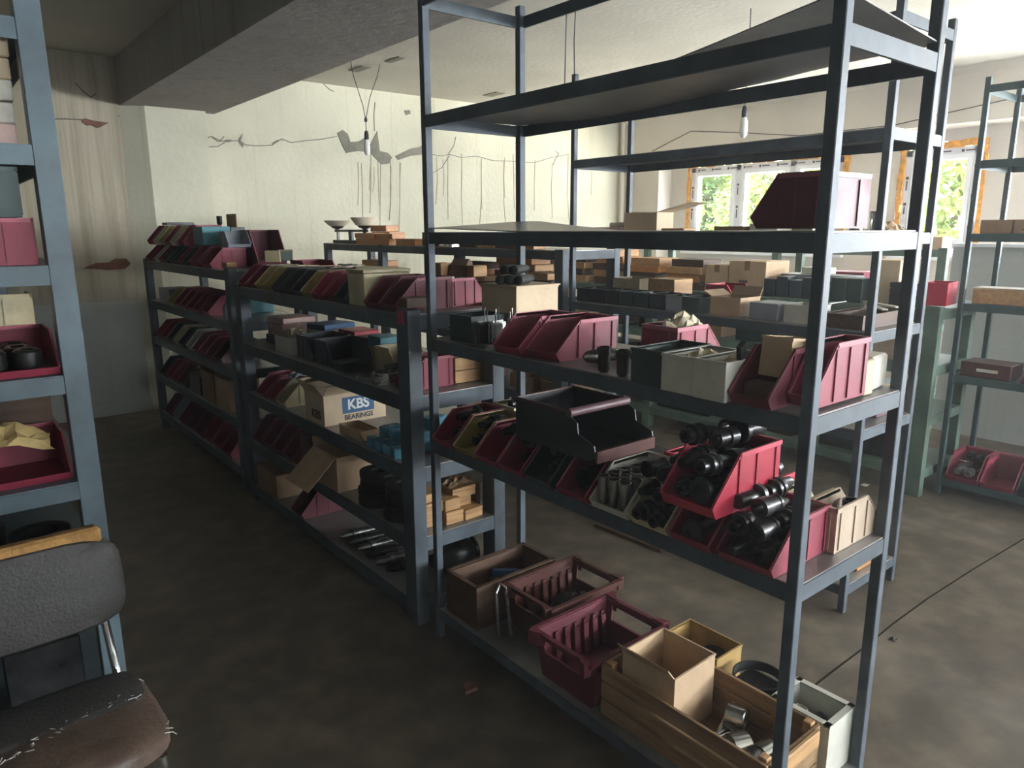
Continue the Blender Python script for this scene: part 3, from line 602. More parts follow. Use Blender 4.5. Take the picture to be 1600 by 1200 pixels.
ring('pipe_piece', .024, .07, .019, (1.80, .819, z+.02), steel_d, 'short dark pipe piece upright in the tan bin', 'pipe piece')
# ---- middle shelf (A3)
z = AZ[2]
open_box(1.735, 2.09, z, .2, .205, .185, carton_p, 'pale cardboard carton carrying black rolls on the middle shelf', 0, (), .004, 'carton')
bpy.data.objects['carton']
thing('card_cover', [('sheet', M().box(-.105, -.11, 0, .105, .108, .005), carton_p)], (1.735, 2.09, z+.187), 0, 'loose cardboard sheet covering the pale carton', 'cardboard sheet')
for k, (dx, dy, dz, a) in enumerate([(-.479*.037*q-.05, .877*.037*q-.01, .036*l_, .5) for q, l_ in ((-1, 0), (0, 0), (1, 0), (-.5, 1), (.5, 1))]):
    thing('tool_shank', [('body', cm('shank', lambda: M().lathe([(.0, 0), (.012, 0), (.017, .004), (.017, .09), (.013, .1), (.013, .135), (.007, .137), (.007, .12), (0, .12)], 12), True), black_p), ], (1.70+dx, 2.06+dy, z+.209+dz), 0, 'black cylindrical shank lying on the pale carton', 'tool shank', 'black shanks on the pale carton', rot=(PI/2, 0, PI/2+a))
sbin(1.54, 1.775, z, PI, red, 'red stacking bin behind its twin beside the pale carton', .25, .13, .118)
sbin(1.57, 1.635, z, PI, red, 'red stacking bin in front of its twin beside a steel bar', .26, .14, .118)
thing('steel_bar', [('body', M().lathe([(.006, 0), (.016, .01), (.019, .02), (.019, .13), (.012, .135), (.016, .15), (.014, .19), (.004, .23)], 14).mesh('bar', True), steel)], (1.49, 1.5, z+.02), 0, 'long steel spindle bar lying before the twin red bins', 'steel bar', rot=(PI/2, 0, PI/2-.25+PI*0))
for k, (px, py, s) in enumerate(((915, 587, 1), (940, 594, 1), (958, 600, .95))):
    x, y = at(px, py, z)
    thing('end_mill_holder', [('body', cm('cup', lambda: M().lathe([(0, 0), (.013, 0), (.017, .008), (.017, .05), (.021, .054), (.021, .07), (.014, .072), (.014, .055), (0, .055)], 14), True), steel_d)], (max(x, 1.445), y, z), 0, 'dark steel sleeve standing alone at the shelf edge, %s from the steel bar' % ORD[k], 'sleeve')
# tin canister and clamp frames at the far end
open_box(1.55, 2.10, z, .16, .13, .09, green_d, 'dark green-grey tin at the far end of the middle shelf', 0, (), .003, 'tin_box', 'tin')
for k, (x, y) in enumerate(((1.50, 2.0), (1.54, 1.975), (1.50, 1.935), (1.56, 1.92))):
    thing('steel_plate_set', [('plates', cm('plates', lambda: M().box(-.03, -.014, 0, .03, -.01, .075).box(-.03, -.002, 0, .03, .002, .08).box(-.03, .01, 0, .03, .014, .075).box(-.024, -.012, .02, -.018, .012, .026).box(.016, -.012, .05, .022, .012, .056)), steel), ('pin', cm('pin', lambda: M().tube([(0, 0, .02), (.004, 0, .125)], .0022, 5).tube([(.02, .01, .02), (.022, .01, .11)], .0022, 5)), steel)], (x, y, z), .25*k, 'bright steel plate set with upright pins beside the dark tin', 'steel plates', 'plate sets beside the dark tin')
ring('steel_ring', .045, .018, .032, (1.46, 1.90, z), steel, 'flat steel ring on the shelf edge below the pale carton')
for k in range(3): thing('steel_rod', [('rod', M().tube([(0, 0, .002), (.03-.03*k, .01, .1)], .003, 6), steel)], (1.51+.014*k, 1.845+.014*k, z), 0, 'thin steel rod leaning behind the flat ring', 'rod', 'rods behind the flat ring')
# window-side end of the middle shelf
open_box(1.50, 1.185, z, .2, .1, .09, green_d, 'dark green open box on the middle shelf beside the off-white tubs', 0, (), .004, 'open_box', 'box')
open_box(1.485, 1.08, z, .19, .095, .09, white_p, 'off-white tub next to the dark green box', 0, (), .004, 'open_tub', 'tub')
open_box(1.48, .984, z, .19, .088, .092, white_p, 'off-white tub filled with pale wrapping at the middle shelf', 0, (), .004, 'open_tub', 'tub')
for k, (y, sd) in enumerate(((1.08, 3), (.984, 4))): thing('wrapping', [('crumple', M().crumple(.07, .032, .045, sd, 8), tarp)], (1.49, y, z+.06), 0, 'crumpled pale wrapping in the off-white tub, %s' % ('beside the dark green box' if k == 0 else 'beside the large maroon bin'), 'wrapping')
thing('switch_piece', [('body', M().box(-.012, -.006, 0, .012, .006, .06), rubber)], (1.46, .95, z+.085), 0, 'black flat piece sticking out of the wrapped tub', 'black piece', rot=(.3, -.6, 0))
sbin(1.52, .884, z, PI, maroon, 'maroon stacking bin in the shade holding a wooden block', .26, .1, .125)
open_box(1.55, .884, z+.05, .13, .075, .09, carton, 'small open carton of paper wedged on the maroon bin', .25, (), .003, 'open_carton', 'carton', rot=(0, .12, .0))
box(1.455, .884, z+.008, .05, .075, .04, wood_d, 'brown wooden block in the mouth of the maroon bin', name='wood_block', cat='wood block')
sbin(1.575, .797, z+.006, PI, red, 'red stacking bin at the end of the middle shelf, side to the window', .235, .06, .135)
sbin(1.74, 1.335, z, 0, red, 'red stacking bin at the back turned to the window, stuffed with cloth', .22, .13, .115)
thing('cloth', [('crumple', M().crumple(.08, .05, .07, 9, 9), tarp)], (1.73, 1.335, z+.085), 0, 'bundle of beige cloth stuffed into the turned red bin', 'cloth')
box(1.718, .80, z+.0, .045, .06, .085, cream, 'small cream box behind the end red bin', cat='box', name='small_box')
thing('wrapped_box', [('body', M().box(-.05, -.035, 0, .05, .035, .085).mesh('wrapped', False, .006), paper), ('paper_fold', M().crumple(.048, .03, .02, 6, 6), paper)], (1.80, .82, z), .1, 'white paper-wrapped box at the back corner of the middle shelf', 'box')
obj('paper_fold', M().box(0, 0, 0, .001, .001, .001), paper) if False else None
# ---- eye-level shelf (A4)
z = AZ[3]
sbin(1.575, .875, z+.004, PI/2, maroon, 'maroon bin standing alone on the eye-level shelf before the window', .165, .21, .115)
# ---- bottom shelf (A1)
z = AZ[0]
def crate_parts(L, W, Hh, t=.008):
    """slightly flared crate with louvre ribs, window cut-outs in the ends"""
    fl = .88
    def shell():
        m = M()
        def wall(a, b, n=1):
            pass
        b = [(-L/2*fl, -W/2*fl), (L/2*fl, -W/2*fl), (L/2*fl, W/2*fl), (-L/2*fl, W/2*fl)]; tp = [(-L/2, -W/2), (L/2, -W/2), (L/2, W/2), (-L/2, W/2)]
        m.prism(b, 0, t, 'z')
        for k in (0, 2):                        # long sides
            p, q = b[k], b[k+1]; P, Q = tp[k], tp[k+1]; s = t if k == 0 else -t
            m.add([(*p, 0), (*q, 0), (*Q, Hh), (*P, Hh), (p[0], p[1]+s, 0), (q[0], q[1]+s, 0), (Q[0], Q[1]+s, Hh), (P[0], P[1]+s, Hh)], [(0, 1, 2, 3), (7, 6, 5, 4), (3, 2, 6, 7), (0, 4, 5, 1), (0, 3, 7, 4), (1, 5, 6, 2)])
        for s in (-1, 1):                       # ends with a grip opening
            def P(v, zz): u = s*(L/2*fl+(L/2-L/2*fl)*zz/Hh); return u, v*(fl+(1-fl)*zz/Hh)*W/2, zz
            for v0, v1, z0, z1 in ((-1, 1, 0, Hh*.58), (-1, -.72, Hh*.58, Hh*.9), (.72, 1, Hh*.58, Hh*.9), (-1, 1, Hh*.9, Hh)):
                q = [P(v0, z0), P(v1, z0), P(v1, z1), P(v0, z1)]
                m.add(q+[(a-s*t, b_, c) for a, b_, c in q], [(0, 1, 2, 3), (7, 6, 5, 4), (3, 2, 6, 7), (0, 4, 5, 1), (0, 3, 7, 4), (1, 5, 6, 2)])
        return m
    def rim():
        m = M(); o = .012
        m.box(-L/2-o, -W/2-o, Hh-.012, L/2+o, -W/2+.004, Hh+.004).box(-L/2-o, W/2-.004, Hh-.012, L/2+o, W/2+o, Hh+.004).box(-L/2-o, -W/2, Hh-.012, -L/2+.004, W/2, Hh+.004).box(L/2-.004, -W/2, Hh-.012, L/2+o, W/2, Hh+.004)
        for s in (-1, 1):
            for t_ in (-1, 1): m.prism([(s*L/2, t_*W/2), (s*(L/2+.03), t_*W/2), (s*(L/2+.02), t_*(W/2-.03)), (s*L/2, t_*(W/2-.05))], Hh-.04, Hh+.008, 'z')
        return m
    def rib():
        return M().prism([(-.011, -.013), (.011, -.013), (.011, .02), (-.011, .02)], .012, Hh*.72, 'z').prism([(-.011, -.013), (.011, -.013), (.006, .016), (-.006, .016)], Hh*.72, Hh*.80, 'z')
    k = (L, W, Hh)
    return cm(('crate_shell',)+k, shell), cm(('crate_rim',)+k, rim), cm(('crate_rib',)+k, rib)
def crate(x, y, z, rz, L, W, Hh, mat, label, ribs=7):
    a, b, c = crate_parts(L, W, Hh)
    r = thing('crate', [('shell', a, mat), ('rim', b, mat)], (x, y, z), rz, label, 'crate')
    for s in (-1, 1):
        for k in range(ribs):
            o = obj('rib', c, mat, r); u = (k-(ribs-1)/2)/(ribs-1)*.78*L
            o.location = (u, s*W/2*.88, 0); o.rotation_euler = (-s*0.0, 0, 0 if s < 0 else PI)
            o.rotation_euler.x = math.atan(W*.06/Hh)
    return r
open_box(1.635, 2.085, z, .39, .20, .17, wood_d, 'dark brown open wooden box at the far end of the bottom shelf', 0, (), .014, 'open_box', 'box')
for k in range(4): thing('scrap_part', [('bar', M().box(-.06, -.01, 0, .06, .01, .02), (steel_d, wood, steel, blue_d)[k])], (1.54+.05*k, 2.03+.03*k, z+.03+.022*k), .8*k, ('dark flat bar lying in the brown wooden box', 'chip of pale wood lying in the brown wooden box', 'steel flat bar lying in the brown wooden box', 'blue strip lying in the brown wooden box')[k], 'scrap')
crate(1.725, 1.825, z, 0, .34, .25, .17, brown_red, 'brown ribbed crate holding plastic-wrapped parts on the bottom shelf')
thing('wrapped_parts', [('plastic', M().crumple(.09, .06, .1, 12, 10), steel_d)], (1.74, 1.80, z+.05), 0, 'bundle of parts in shiny plastic inside the brown crate', 'wrapped parts')
thing('bent_handle', [('wire', M().tube([(1.475, 1.90, z+.005), (1.48, 1.92, z+.17), (1.50, 1.925, z+.2), (1.515, 1.91, z+.185), (1.517, 1.88, z+.005)], .006, 6), steel)], (0, 0, 0), 0, 'bent steel hook sticking up beside the brown crate', 'hook')
crate(1.60, 1.515, z+.0, 0, .34, .26, .17, maroon, 'maroon ribbed crate standing empty on the bottom shelf')
# long plank crate
def plank(parent, name, x0, y0, z0, x1, y1, z1, mat): return obj(name, M().box(x0, y0, z0, x1, y1, z1).mesh('plank', False, .002), mat, parent)
pc = bpy.data.objects.new('plank_crate', None); COL.objects.link(pc); pc.location = (1.585, 1.085, z+.0015); pc['label'] = 'long wooden plank crate standing on the bottom shelf, open on top'; pc['category'] = 'crate'; LABELS[pc['label']] = [('plank_crate', None)]
Lc, Wc, Hc = .56, .25, .175
for s in (-1, 1):
    for k in range(3): plank(pc, 'plank', s*Wc/2-.006, -Lc/2, .002+k*.0585, s*Wc/2+.006, Lc/2, .002+k*.0585+.051, wood_c)
    for k in range(3): plank(pc, 'plank', -Wc/2+.006, s*Lc/2-.006, .002+k*.0585, Wc/2-.006, s*Lc/2+.006, .002+k*.0585+.051, wood_c)
    for t_ in (-1, 1): plank(pc, 'corner_batten', t_*(Wc/2-.02)-.012, s*(Lc/2-.02)-.012, .0, t_*(Wc/2-.02)+.012, s*(Lc/2-.02)+.012, Hc+.002, wood)
plank(pc, 'cleat', -Wc/2+.03, -Lc/2-.018, Hc-.05, Wc/2-.03, -Lc/2-.006, Hc-.002, wood)
plank(pc, 'plank', -Wc/2+.006, -Lc/2+.006, .0, Wc/2-.006, Lc/2-.006, .012, wood_c)
open_box(1.585, 1.215, z+.03, .195, .19, .2, carton, 'sagging cardboard carton set inside the long plank crate', .03, ((1, .9, .05),), .004)
for k, (x, y, rz) in enumerate(((*at(1142, 1163, .24), 1.2), (*at(1187, 1180, .24), 1.45), (1.64, 1.04, .3))):
    thing('bush', [('ring_body', cm('bushing', lambda: M().lathe([(.03, 0), (.037, 0), (.037, .05), (.034, .053), (.03, .05), (.03, 0)], 24), True), steel_b)], (x, y, z+.096), 0, 'bright steel bushing lying on its side in the plank crate', 'bushing', 'bushings in the plank crate', rot=(PI/2, 0, rz))
box(1.585, .95, z+.016, .17, .2, .038, wood_d, 'dark board lying in the bottom of the plank crate', name='board', cat='board')
for k in range(4): thing('steel_rod', [('rod', M().tube([(0, 0, 0), (.14, .03*k, .006)], .004, 6), steel)], (1.52, 1.04-.012*k, z+.06+.009*k), -.25, 'short steel rod in the bottom of the plank crate', 'rod', 'rods in the plank crate')
# things on the floor side behind
open_box(1.795, 1.245, z, .13, .2, .18, tin_y, 'yellowish dented tin box behind the maroon crate', -.0, (), .004, 'tin_box', 'tin')
ring('disc', .035, .06, .01, (1.79, 1.20, z+.1), steel_d, 'dark round disc in the yellowish tin box', 'disc')
ring('round_pan', .075, .03, .07, (1.79, 1.04, z+.13), rubber, 'black round pan behind the plank crate', 'pan')
box(1.79, 1.04, z, .12, .13, .128, steel_d, 'dark block under the black round pan', name='steel_block', cat='block')
open_box(1.785, .865, z, .14, .17, .17, white_p, 'dirty white foam box at the end of the bottom shelf', 0, (), .016, 'foam_box', 'box')
ring('round_grip', .026, .03, .01, (1.785, .85, z+.10), rubber, 'black knob in the dirty white foam box', 'knob', rot=(.6, .3, 0))
thing('white_tube', [('tube', M().lathe([(.018, 0), (.018, .12), (.014, .12), (.014, 0), (.018, 0)], 14).mesh('tube', True), white_p)], (1.755, .905, z+.02), 0, 'short white tube standing in the foam box', 'tube', rot=(.1, .2, 0))

# ================================================================== heavy near rack (BN)
z = BNZ[4]; W_ = 'on top of the heavy rack'
row(1.53, 4.108, -.1205, z, [red, red, yellow, yellow, black_p, black_p, black_p, yellow, red, red, green_d], W_, W=.11, Hh=.12, L=.26)
thing('metal_box', [('body', M().box(-.11, -.073, 0, .11, .073, .135).mesh('mb', False, .003), cream), ('lid', M().box(-.113, -.076, .137, .113, .076, .15).mesh('ml', False, .002), cream)], (1.52, 2.768, z), 0, 'dull cream metal box among the bins on top of the heavy rack', 'metal box')
row(1.53, 2.62, -.128, z, [maroon, maroon], 'at the aisle end of the heavy rack', W=.12, Hh=.125, L=.26)
sbin(1.765, 2.535, z, 0, red, 'faded red bin at the back corner of the heavy rack, wood blocks on it', .18, .18, .115)
box(1.40+.05, 2.385, z+.02, .09, .06, .04, wood_d, 'dark wooden block on the corner post of the heavy rack', name='wood_block', cat='wood block')
box(1.71, 2.57, z+.12, .06, .07, .055, wood, 'tan wooden block on the faded red bin', name='wood_block', cat='wood block')
thing('wood_wedge', [('wedge', M().prism([(-.05, 0), (.05, 0), (.04, .055), (.0, .07), (-.04, .045)], -.035, .035, 'y'), wood_d)], (1.775, 2.52, z+.12), .6, 'dark brown wooden wedge on the faded red bin', 'wood block')
box(1.80, 2.45, z+.12, .07, .06, .045, wood, 'pale wooden block with grain on the faded red bin', name='wood_block', cat='wood block')
thing('red_tag', [('tag', M().box(-.004, -.02, -.05, 0, .02, 0), bright_red)], (1.398, 2.39, z+.01), 0, 'small red tag hanging on the corner post', 'tag')
sbin(1.766, 3.95, z, -S2Z, red, 'large red bin turned sideways behind the yellow bins on the heavy rack', .27, .18, .14)
sbin(1.766, 3.60, z, -S2Z, red, 'second large red bin turned sideways, half hidden behind the black bins', .25, .18, .11)
thing('toolbox', [('body', M().box(-.09, -.04, 0, .09, .04, .05).mesh('tbx', False, .004), green_d), ('end_plate', M().box(-.1, -.042, -.002, -.088, .042, .06).box(.088, -.042, -.002, .1, .042, .06), cream)], (1.60, 4.05, z+.14), .8, 'small green-grey instrument with cream ends lying over the bins', 'instrument')
lp = random.Random(4)
for k in range(5): thing('paper_sheet', [('sheet', M().box(-.08, -.05, 0, .08, .05, .003), (paper, tarp, carton_p, paper, tarp)[k])], (1.56+.02*k, 3.92-.22*k, z+.123+.004*k), lp.uniform(-.6, .6), 'loose paper or card lying across the bins of the heavy rack', 'paper', 'papers over the bins of the heavy rack', rot=(lp.uniform(-.06, .06), lp.uniform(-.06, .06), lp.uniform(-.6, .6)))
# L3
z = BNZ[3]
for k in range(3): box(1.62, 4.0, z+.05+.034*k, .2, .2, .032, pink_paper, 'pinkish flat box, %s' % ('lowest of the stack on the third shelf', 'middle of the stack on the third shelf', 'topmost of the stack on the third shelf')[k], name='flat_box', cat='box', rz=.05*k)
box(1.62, 4.0, z, .22, .22, .048, navy, 'dark base box under the pinkish stack', name='flat_box', cat='box')
box(1.70, 3.65, z+.11, .2, .16, .03, blue_d, 'blue flat box high on the third shelf', name='flat_box', cat='box', rz=.2); box(1.70, 3.65, z+.06, .2, .17, .05, paper, 'white box beneath the blue flat box', name='flat_box', cat='box', rz=.2)
box(1.70, 3.65, z, .22, .2, .058, carton_d, 'brown box at the bottom under the white box', name='flat_box', cat='box', rz=.2)
open_box(1.50, 3.67, z, .14, .19, .085, white_p, 'off-white tub stuffed with cream packing on the third shelf', 0, (), .004, 'open_tub', 'tub')
thing('packing', [('crumple', M().crumple(.05, .07, .07, 15, 10), tarp)], (1.51, 3.67, z+.07), 0, 'cream shredded packing spilling from the off-white tub', 'packing')
rb = box(1.725, 3.38, z, .14, .18, .13, bright_red, 'red box printed with two white circles on the third shelf', name='printed_box', cat='box')
for k in (-1, 1): o = obj('printed_circle', M().lathe([(.016, 0), (.026, 0), (.026, .001), (.016, .001), (.016, 0)], 18), inkw, rb); o.location = (-.0702, k*.035, .09); o.rotation_euler = (0, -PI/2, 0)
box(1.725, 3.2, z, .14, .13, .115, brown_red, 'dull red-brown box beside the printed red one', name='small_box', cat='box')
box(1.70, 3.06, z+.085, .12, .12, .05, teal, 'teal carton on the third shelf above the cream bin', cat='carton'); box(1.71, 3.06, z, .13, .14, .083, carton_d, 'brown box carrying the teal carton', cat='carton')
sbin(1.68, 2.87, z, -S2Z, cream, 'cream bin turned sideways on the third shelf', .2, .17, .105)
for k in range(2): sbin(1.54, 3.40-.215*k, z, -S2Z, navy, 'navy bin turned sideways on the third shelf, %s' % ('the rear of the pair' if k == 0 else 'the front of the pair'), .2, .2, .115)
box(1.47, 3.02, z, .08, .1, .04, green_d, 'small dark green box at the edge before the navy bins', name='small_box', cat='box')
thing('black_bowl', [('bowl', M().lathe([(.03, 0), (.05, .004), (.07, .05), (.067, .05), (.047, .008), (0, .006)], 24).mesh('bowl', True), rubber)], (1.58, 2.72, z), 0, 'black bowl on the third shelf behind the steel rings', 'bowl')
for k in range(4): ring('steel_ring', .068-.003*k, .011, .05, (1.475, 2.655, z+.012*k), steel_b, 'bright steel ring, %s' % ('lowest in the stack of rings', 'second from bottom in the stack of rings', 'third in the stack of rings', 'topmost in the stack of rings')[k])
ring('steel_ring', .085, .008, .06, (1.50, 2.80, z), steel, 'wide flat ring lying behind the stack of rings')
box(1.62, 2.60, z, .1, .09, .085, carton, 'small cardboard carton under a shiny tin', cat='carton'); thing('tin', [('tin', M().lathe([(.035, 0), (.035, .03), (.03, .032), (0, .032)], 18).mesh('tin', True), steel_b)], (1.62, 2.60, z+.086), 0, 'shiny round tin on the small carton', 'tin')
sbin(1.555, 2.492, z, PI, red, 'red bin at the near end of the third shelf, its ribbed side showing', .22, .11, .125)
wbx = bpy.data.objects.new('plank_box', None); COL.objects.link(wbx); wbx.location = (1.765, 2.542, z+.0015); wbx['label'] = 'pale plank box standing behind the red bin of the third shelf'; wbx['category'] = 'box'; LABELS[wbx['label']] = [('plank_box', None)]
for k in range(2): plank(wbx, 'plank', -.09, -.105, .001+k*.055, .09, .1, .001+k*.055+.052, wood)
# L2
z = BNZ[2]
sbin(1.745, 4.07, z, 0, red, 'red bin at the back of the second shelf beside the divider post', .24, .15, .13)
row(1.53, 3.98, -.14, z, [red, red, cream], 'on the second shelf of the heavy rack', W=.125, Hh=.12)
thing('bag', [('crumple', M().crumple(.07, .05, .05, 22, 8), grey_p)], (1.56, 3.78, z+.125), 0, 'grey plastic bag lying over the bins of the second shelf', 'bag')
kb = open_box(1.575, 3.265, z, .33, .22, .148, carton_p, 'pale carton with blue and black lettering on the second shelf', 0, ((1, .95, .07), (3, 1.0, .06), (2, .35, .05)), .004)
obj('printed_panel', M().box(-.07, -.1112, .048, .10, -.1104, .128), blue_d, kb)
text('KBS', .07, (.015, -.1118, .088), (PI/2, 0, 0), inkw, kb, bold=.002); text('BEARINGS', .034, (.015, -.1108, .027), (PI/2, 0, 0), ink, kb, bold=.001)
text('KBS', .06, (-.1658, -.02, .045), (PI/2, 0, -PI/2), ink, kb, bold=.001)
obj('shipping_label', M().box(-.1656, -.06, .09, -.1652, .0, .118), paper, kb)
open_box(1.475, 2.93, z, .1, .2, .04, carton, 'low flattened carton in front of the lettered carton', 0, ((3, -.6, .05),), .004)
bb = random.Random(7)
spots = [(1.46, 2.72, 0), (1.46, 2.655, 0), (1.465, 2.59, 0), (1.46, 2.52, 0), (1.57, 2.70, 0), (1.57, 2.62, 0), (1.57, 2.53, 0), (1.50, 2.68, .048), (1.50, 2.60, .048), (1.54, 2.53, .048)]
for k, (x, y, dz) in enumerate(spots):
    q = box(x, y, z+dz, .09, .055, .045, blue_c, 'small blue carton piled on the second shelf', rz=bb.uniform(-.25, .25), group='small blue cartons on the second shelf')
    o = obj('carton_label', M().lathe([(0, 0), (.012, 0), (.012, .0008), (0, .0008)], 12), paper, q); o.location = (0, 0, .0452)
for k, (x, y, dz) in enumerate(((1.68, 2.66, 0), (1.68, 2.58, 0), (1.68, 2.62, .06))): box(x, y, z+dz, .1, .07, .056, blue_c, 'larger blue carton at the back of the second shelf', group='larger blue cartons on the second shelf', rz=.1*k)
box(1.70, 2.468, z, .2, .15, .05, wood, 'pale lidded wooden box with stencilled marks at the near end of the second shelf', name='wooden_box', cat='wooden box', lid=True)
thing('paper_wad', [('crumple', M().crumple(.04, .03, .03, 5, 6), tarp)], (1.47, 2.48, z+.05), 0, 'yellowish paper wad on the small blue cartons', 'paper')
# L1
z = BNZ[1]
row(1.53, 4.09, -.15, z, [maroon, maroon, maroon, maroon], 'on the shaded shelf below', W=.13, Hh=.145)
box(1.50, 3.46, z, .14, .13, .185, mauve, 'tall mauve box standing on the shaded shelf', name='tall_box', cat='box')
open_box(1.50, 3.16, z, .2, .26, .17, carton, 'torn open carton whose flap hangs over the shelf edge', 0, ((1, -.75, .2), (2, 1.3, .05), (0, 1.4, .045)), .005)
for k, (x, y, r) in enumerate(((1.51, 2.82, .1), (1.51, 2.60, .095))):
    ring('cast_wheel', r, .07, .04, (x, y, z), rubber, 'large black cylinder, %s' % ('lower one next to the torn carton', 'lower one next to the corner post')[k], 'cylinder'); ring('cast_wheel', r*.9, .075, .04, (x, y, z+.072), rubber, 'large black cylinder, %s' % ('upper one next to the torn carton', 'upper one next to the corner post')[k], 'cylinder')
ws = [(1.53, 2.40, 0, .1, .07, .06), (1.53, 2.40, .061, .11, .085, .045), (1.53, 2.41, .107, .1, .075, .035), (1.625, 2.395, 0, .085, .12, .055), (1.62, 2.41, .056, .08, .13, .05), (1.715, 2.39, 0, .095, .12, .045), (1.70, 2.43, .046, .08, .1, .04), (1.70, 2.43, .087, .12, .11, .045)]
for k, (x, y, dz, a, b, c) in enumerate(ws): box(x, y+.048, z+dz, a, b, c, wood, 'small pale wooden box stacked at the near end of the lower shelf', name='wooden_box', cat='wooden box', lid=k % 2 == 1, group='small wooden boxes at the rack end', rz=(k % 3-1)*.05)
thing('sack', [('crumple', M().crumple(.07, .06, .035, 17, 8), carton_d)], (1.70, 2.49, z+.134), 0, 'dark leathery cloth lying on the wooden boxes', 'cloth')
box(1.795, 2.51, z, .02, .12, .12, wood_d, 'thin dark board standing behind the wooden boxes', name='board', cat='board')
# L0
z = BNZ[0]
box(1.50, 4.0, z, .18, .3, .14, carton_d, 'brown box on the lowest shelf by the divider post', cat='carton')
sp = cm('spindle', lambda: M().lathe([(0, 0), (.008, 0), (.02, .03), (.02, .06), (.026, .062), (.026, .085), (.02, .09), (.02, .15), (.015, .155), (.015, .21), (0, .21)], 14), True)
for k, y in enumerate((3.1, 3.01, 2.92, 2.83, 2.74, 2.65)):
    thing('spindle', [('body', sp, steel if k % 2 == 0 else steel_d)], (1.43, y, z+.027), 0, 'steel spindle lying on the lowest shelf, %s from the torn carton' % ORD[k], 'spindle', rot=(PI/2, 0, PI/2-.1))
thing('motor', [('body', M().lathe([(0, 0), (.05, 0), (.06, .02), (.06, .12), (.045, .14), (.03, .2), (0, .2)], 18, ax=(-1, 0, 0)).mesh('motor', True), steel_d), ('disc', M().lathe([(0, 0), (.065, 0), (.065, .012), (.02, .016), (.02, .03), (0, .03)], 24, ax=(1, 0, 0)).mesh('disc', True), steel_b), ('foot', M().box(-.14, -.04, -.07, -.04, .04, -.05), steel_d)], (1.78, 2.505, z+.072), .0, 'dark electric motor with a bright disc at the near end of the lowest shelf', 'motor')
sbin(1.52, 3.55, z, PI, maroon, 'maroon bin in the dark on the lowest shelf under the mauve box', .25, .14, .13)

# ================================================================== far rack (BF)
z = BFZ[4]
row(1.53, 6.20, -.125, z, [red, red, white_p, red, black_p, green_d, black_p, red, black_p], 'in the lower tier on top of the far rack', W=.115, L=.26, Hh=.12)
row(1.55, 6.16, -.16, z+.125, [red, cream, yellow, red, cream, red], 'in the upper tier on top of the far rack', W=.14, L=.26, Hh=.14)
sbin(1.53, 5.02, z, PI, red, 'big red bin at the end of the lower tier on the far rack', .27, .17, .13)
sbin(1.525, 4.80, z, PI, red, 'wide red bin next to the yellowish wood chip on the far rack', .23, .2, .12)
box(1.56, 5.10, z+.135, .18, .2, .12, teal, 'bright teal box on the upper tier of the far rack', name='teal_box', cat='box')
sbin(1.76, 4.72, z+.0, -S2Z, maroon, 'large maroon bin rising behind, on top of the far rack', .3, .19, .23)
sbin(1.585, 4.72, z+.126, -S2Z, grey_p, 'grey bin turned sideways beside the large maroon one', .17, .14, .095)
box(1.43, 4.40, z+.016, .06, .09, .03, wood, 'yellowish wood chip on the divider post', name='wood_block', cat='wood block')
thing('card_sheet', [('sheet', M().box(-.003, -.1, 0, .003, .1, .09), carton)], (1.75, 5.25, z+.25), 0, 'brown card standing upright on the far rack', 'card'); box(1.75, 5.25, z, .1, .22, .249, navy, 'dark box supporting the brown card', name='tall_box', cat='box')
thing('small_valve', [('valve', M().lathe([(.0, 0), (.015, 0), (.01, .03), (.012, .08), (.02, .085), (.02, .1), (0, .1)], 10).mesh('valve', True), rubber)], (1.72, 5.42, z), 0, 'small black valve sticking up beside the brown card', 'valve', None)
bpy.data.objects['small_valve'].location.z = z+.0; bpy.data.objects['small_valve'].scale = (1, 1, 3.3)
box(1.62, 6.1, z+.27, .2, .14, .02, steel_d, 'dark flat plate on the red and cream bins by the wall', name='flat_plate', cat='plate')
z = BFZ[3]
box(1.52, 5.95, z+.005, .18, .3, .1, grey_p, 'silvery wrapped box on the third shelf of the far rack', name='wrapped_box', cat='box')
row(1.52, 5.66, -.16, z, [yellow, red, red, red, red, red], 'on the third shelf of the far rack', W=.14, Hh=.125)
box(1.73, 4.95, z, .16, .4, .19, teal, 'teal carton at the back of the third shelf of the far rack', cat='carton')
thing('bottle', [('bottle', M().lathe([(0, 0), (.03, 0), (.032, .01), (.032, .08), (.012, .1), (.012, .125), (0, .125)], 14).mesh('bottle', True), grey_p)], (1.45, 4.55, z), 0, 'cloudy bottle at the edge of the third shelf by the divider post', 'bottle')
z = BFZ[2]
row(1.53, 6.15, -.16, z, [red, red, green_d, cream, black_p, white_p, red, red, red, brown_red], 'on the second shelf of the far rack', W=.14, Hh=.13)
box(1.74, 5.8, z, .16, .3, .17, teal, 'dark teal box at the back of the second shelf of the far rack', cat='box', name='teal_box')
z = BFZ[1]
row(1.53, 6.15, -.17, z, [black_p, red, red, brown_red], 'on the lower shelf of the far rack', W=.15, Hh=.14)
thing('steel_tube', [('tube', M().lathe([(.02, 0), (.02, .3), (.015, .3), (.015, 0), (.02, 0)], 14).mesh('tb', True), steel_b)], (1.50, 5.45, z+.162), 0, 'bright steel tube lying across the lower shelf of the far rack', 'tube', rot=(PI/2, 0, .3))
box(1.50, 5.32, z, .16, .24, .138, steel_d, 'dark block under the bright steel tube', name='steel_block', cat='block')
for k in range(2): open_box(1.52, 5.02-.3*k, z, .2, .26, .2, carton_d if k == 0 else carton, 'brown cardboard carton on the lower shelf of the far rack, %s' % ('the farther' if k == 0 else 'next to the divider post'), 0, ((2, 1.35, .05),), .004)
z = BFZ[0]
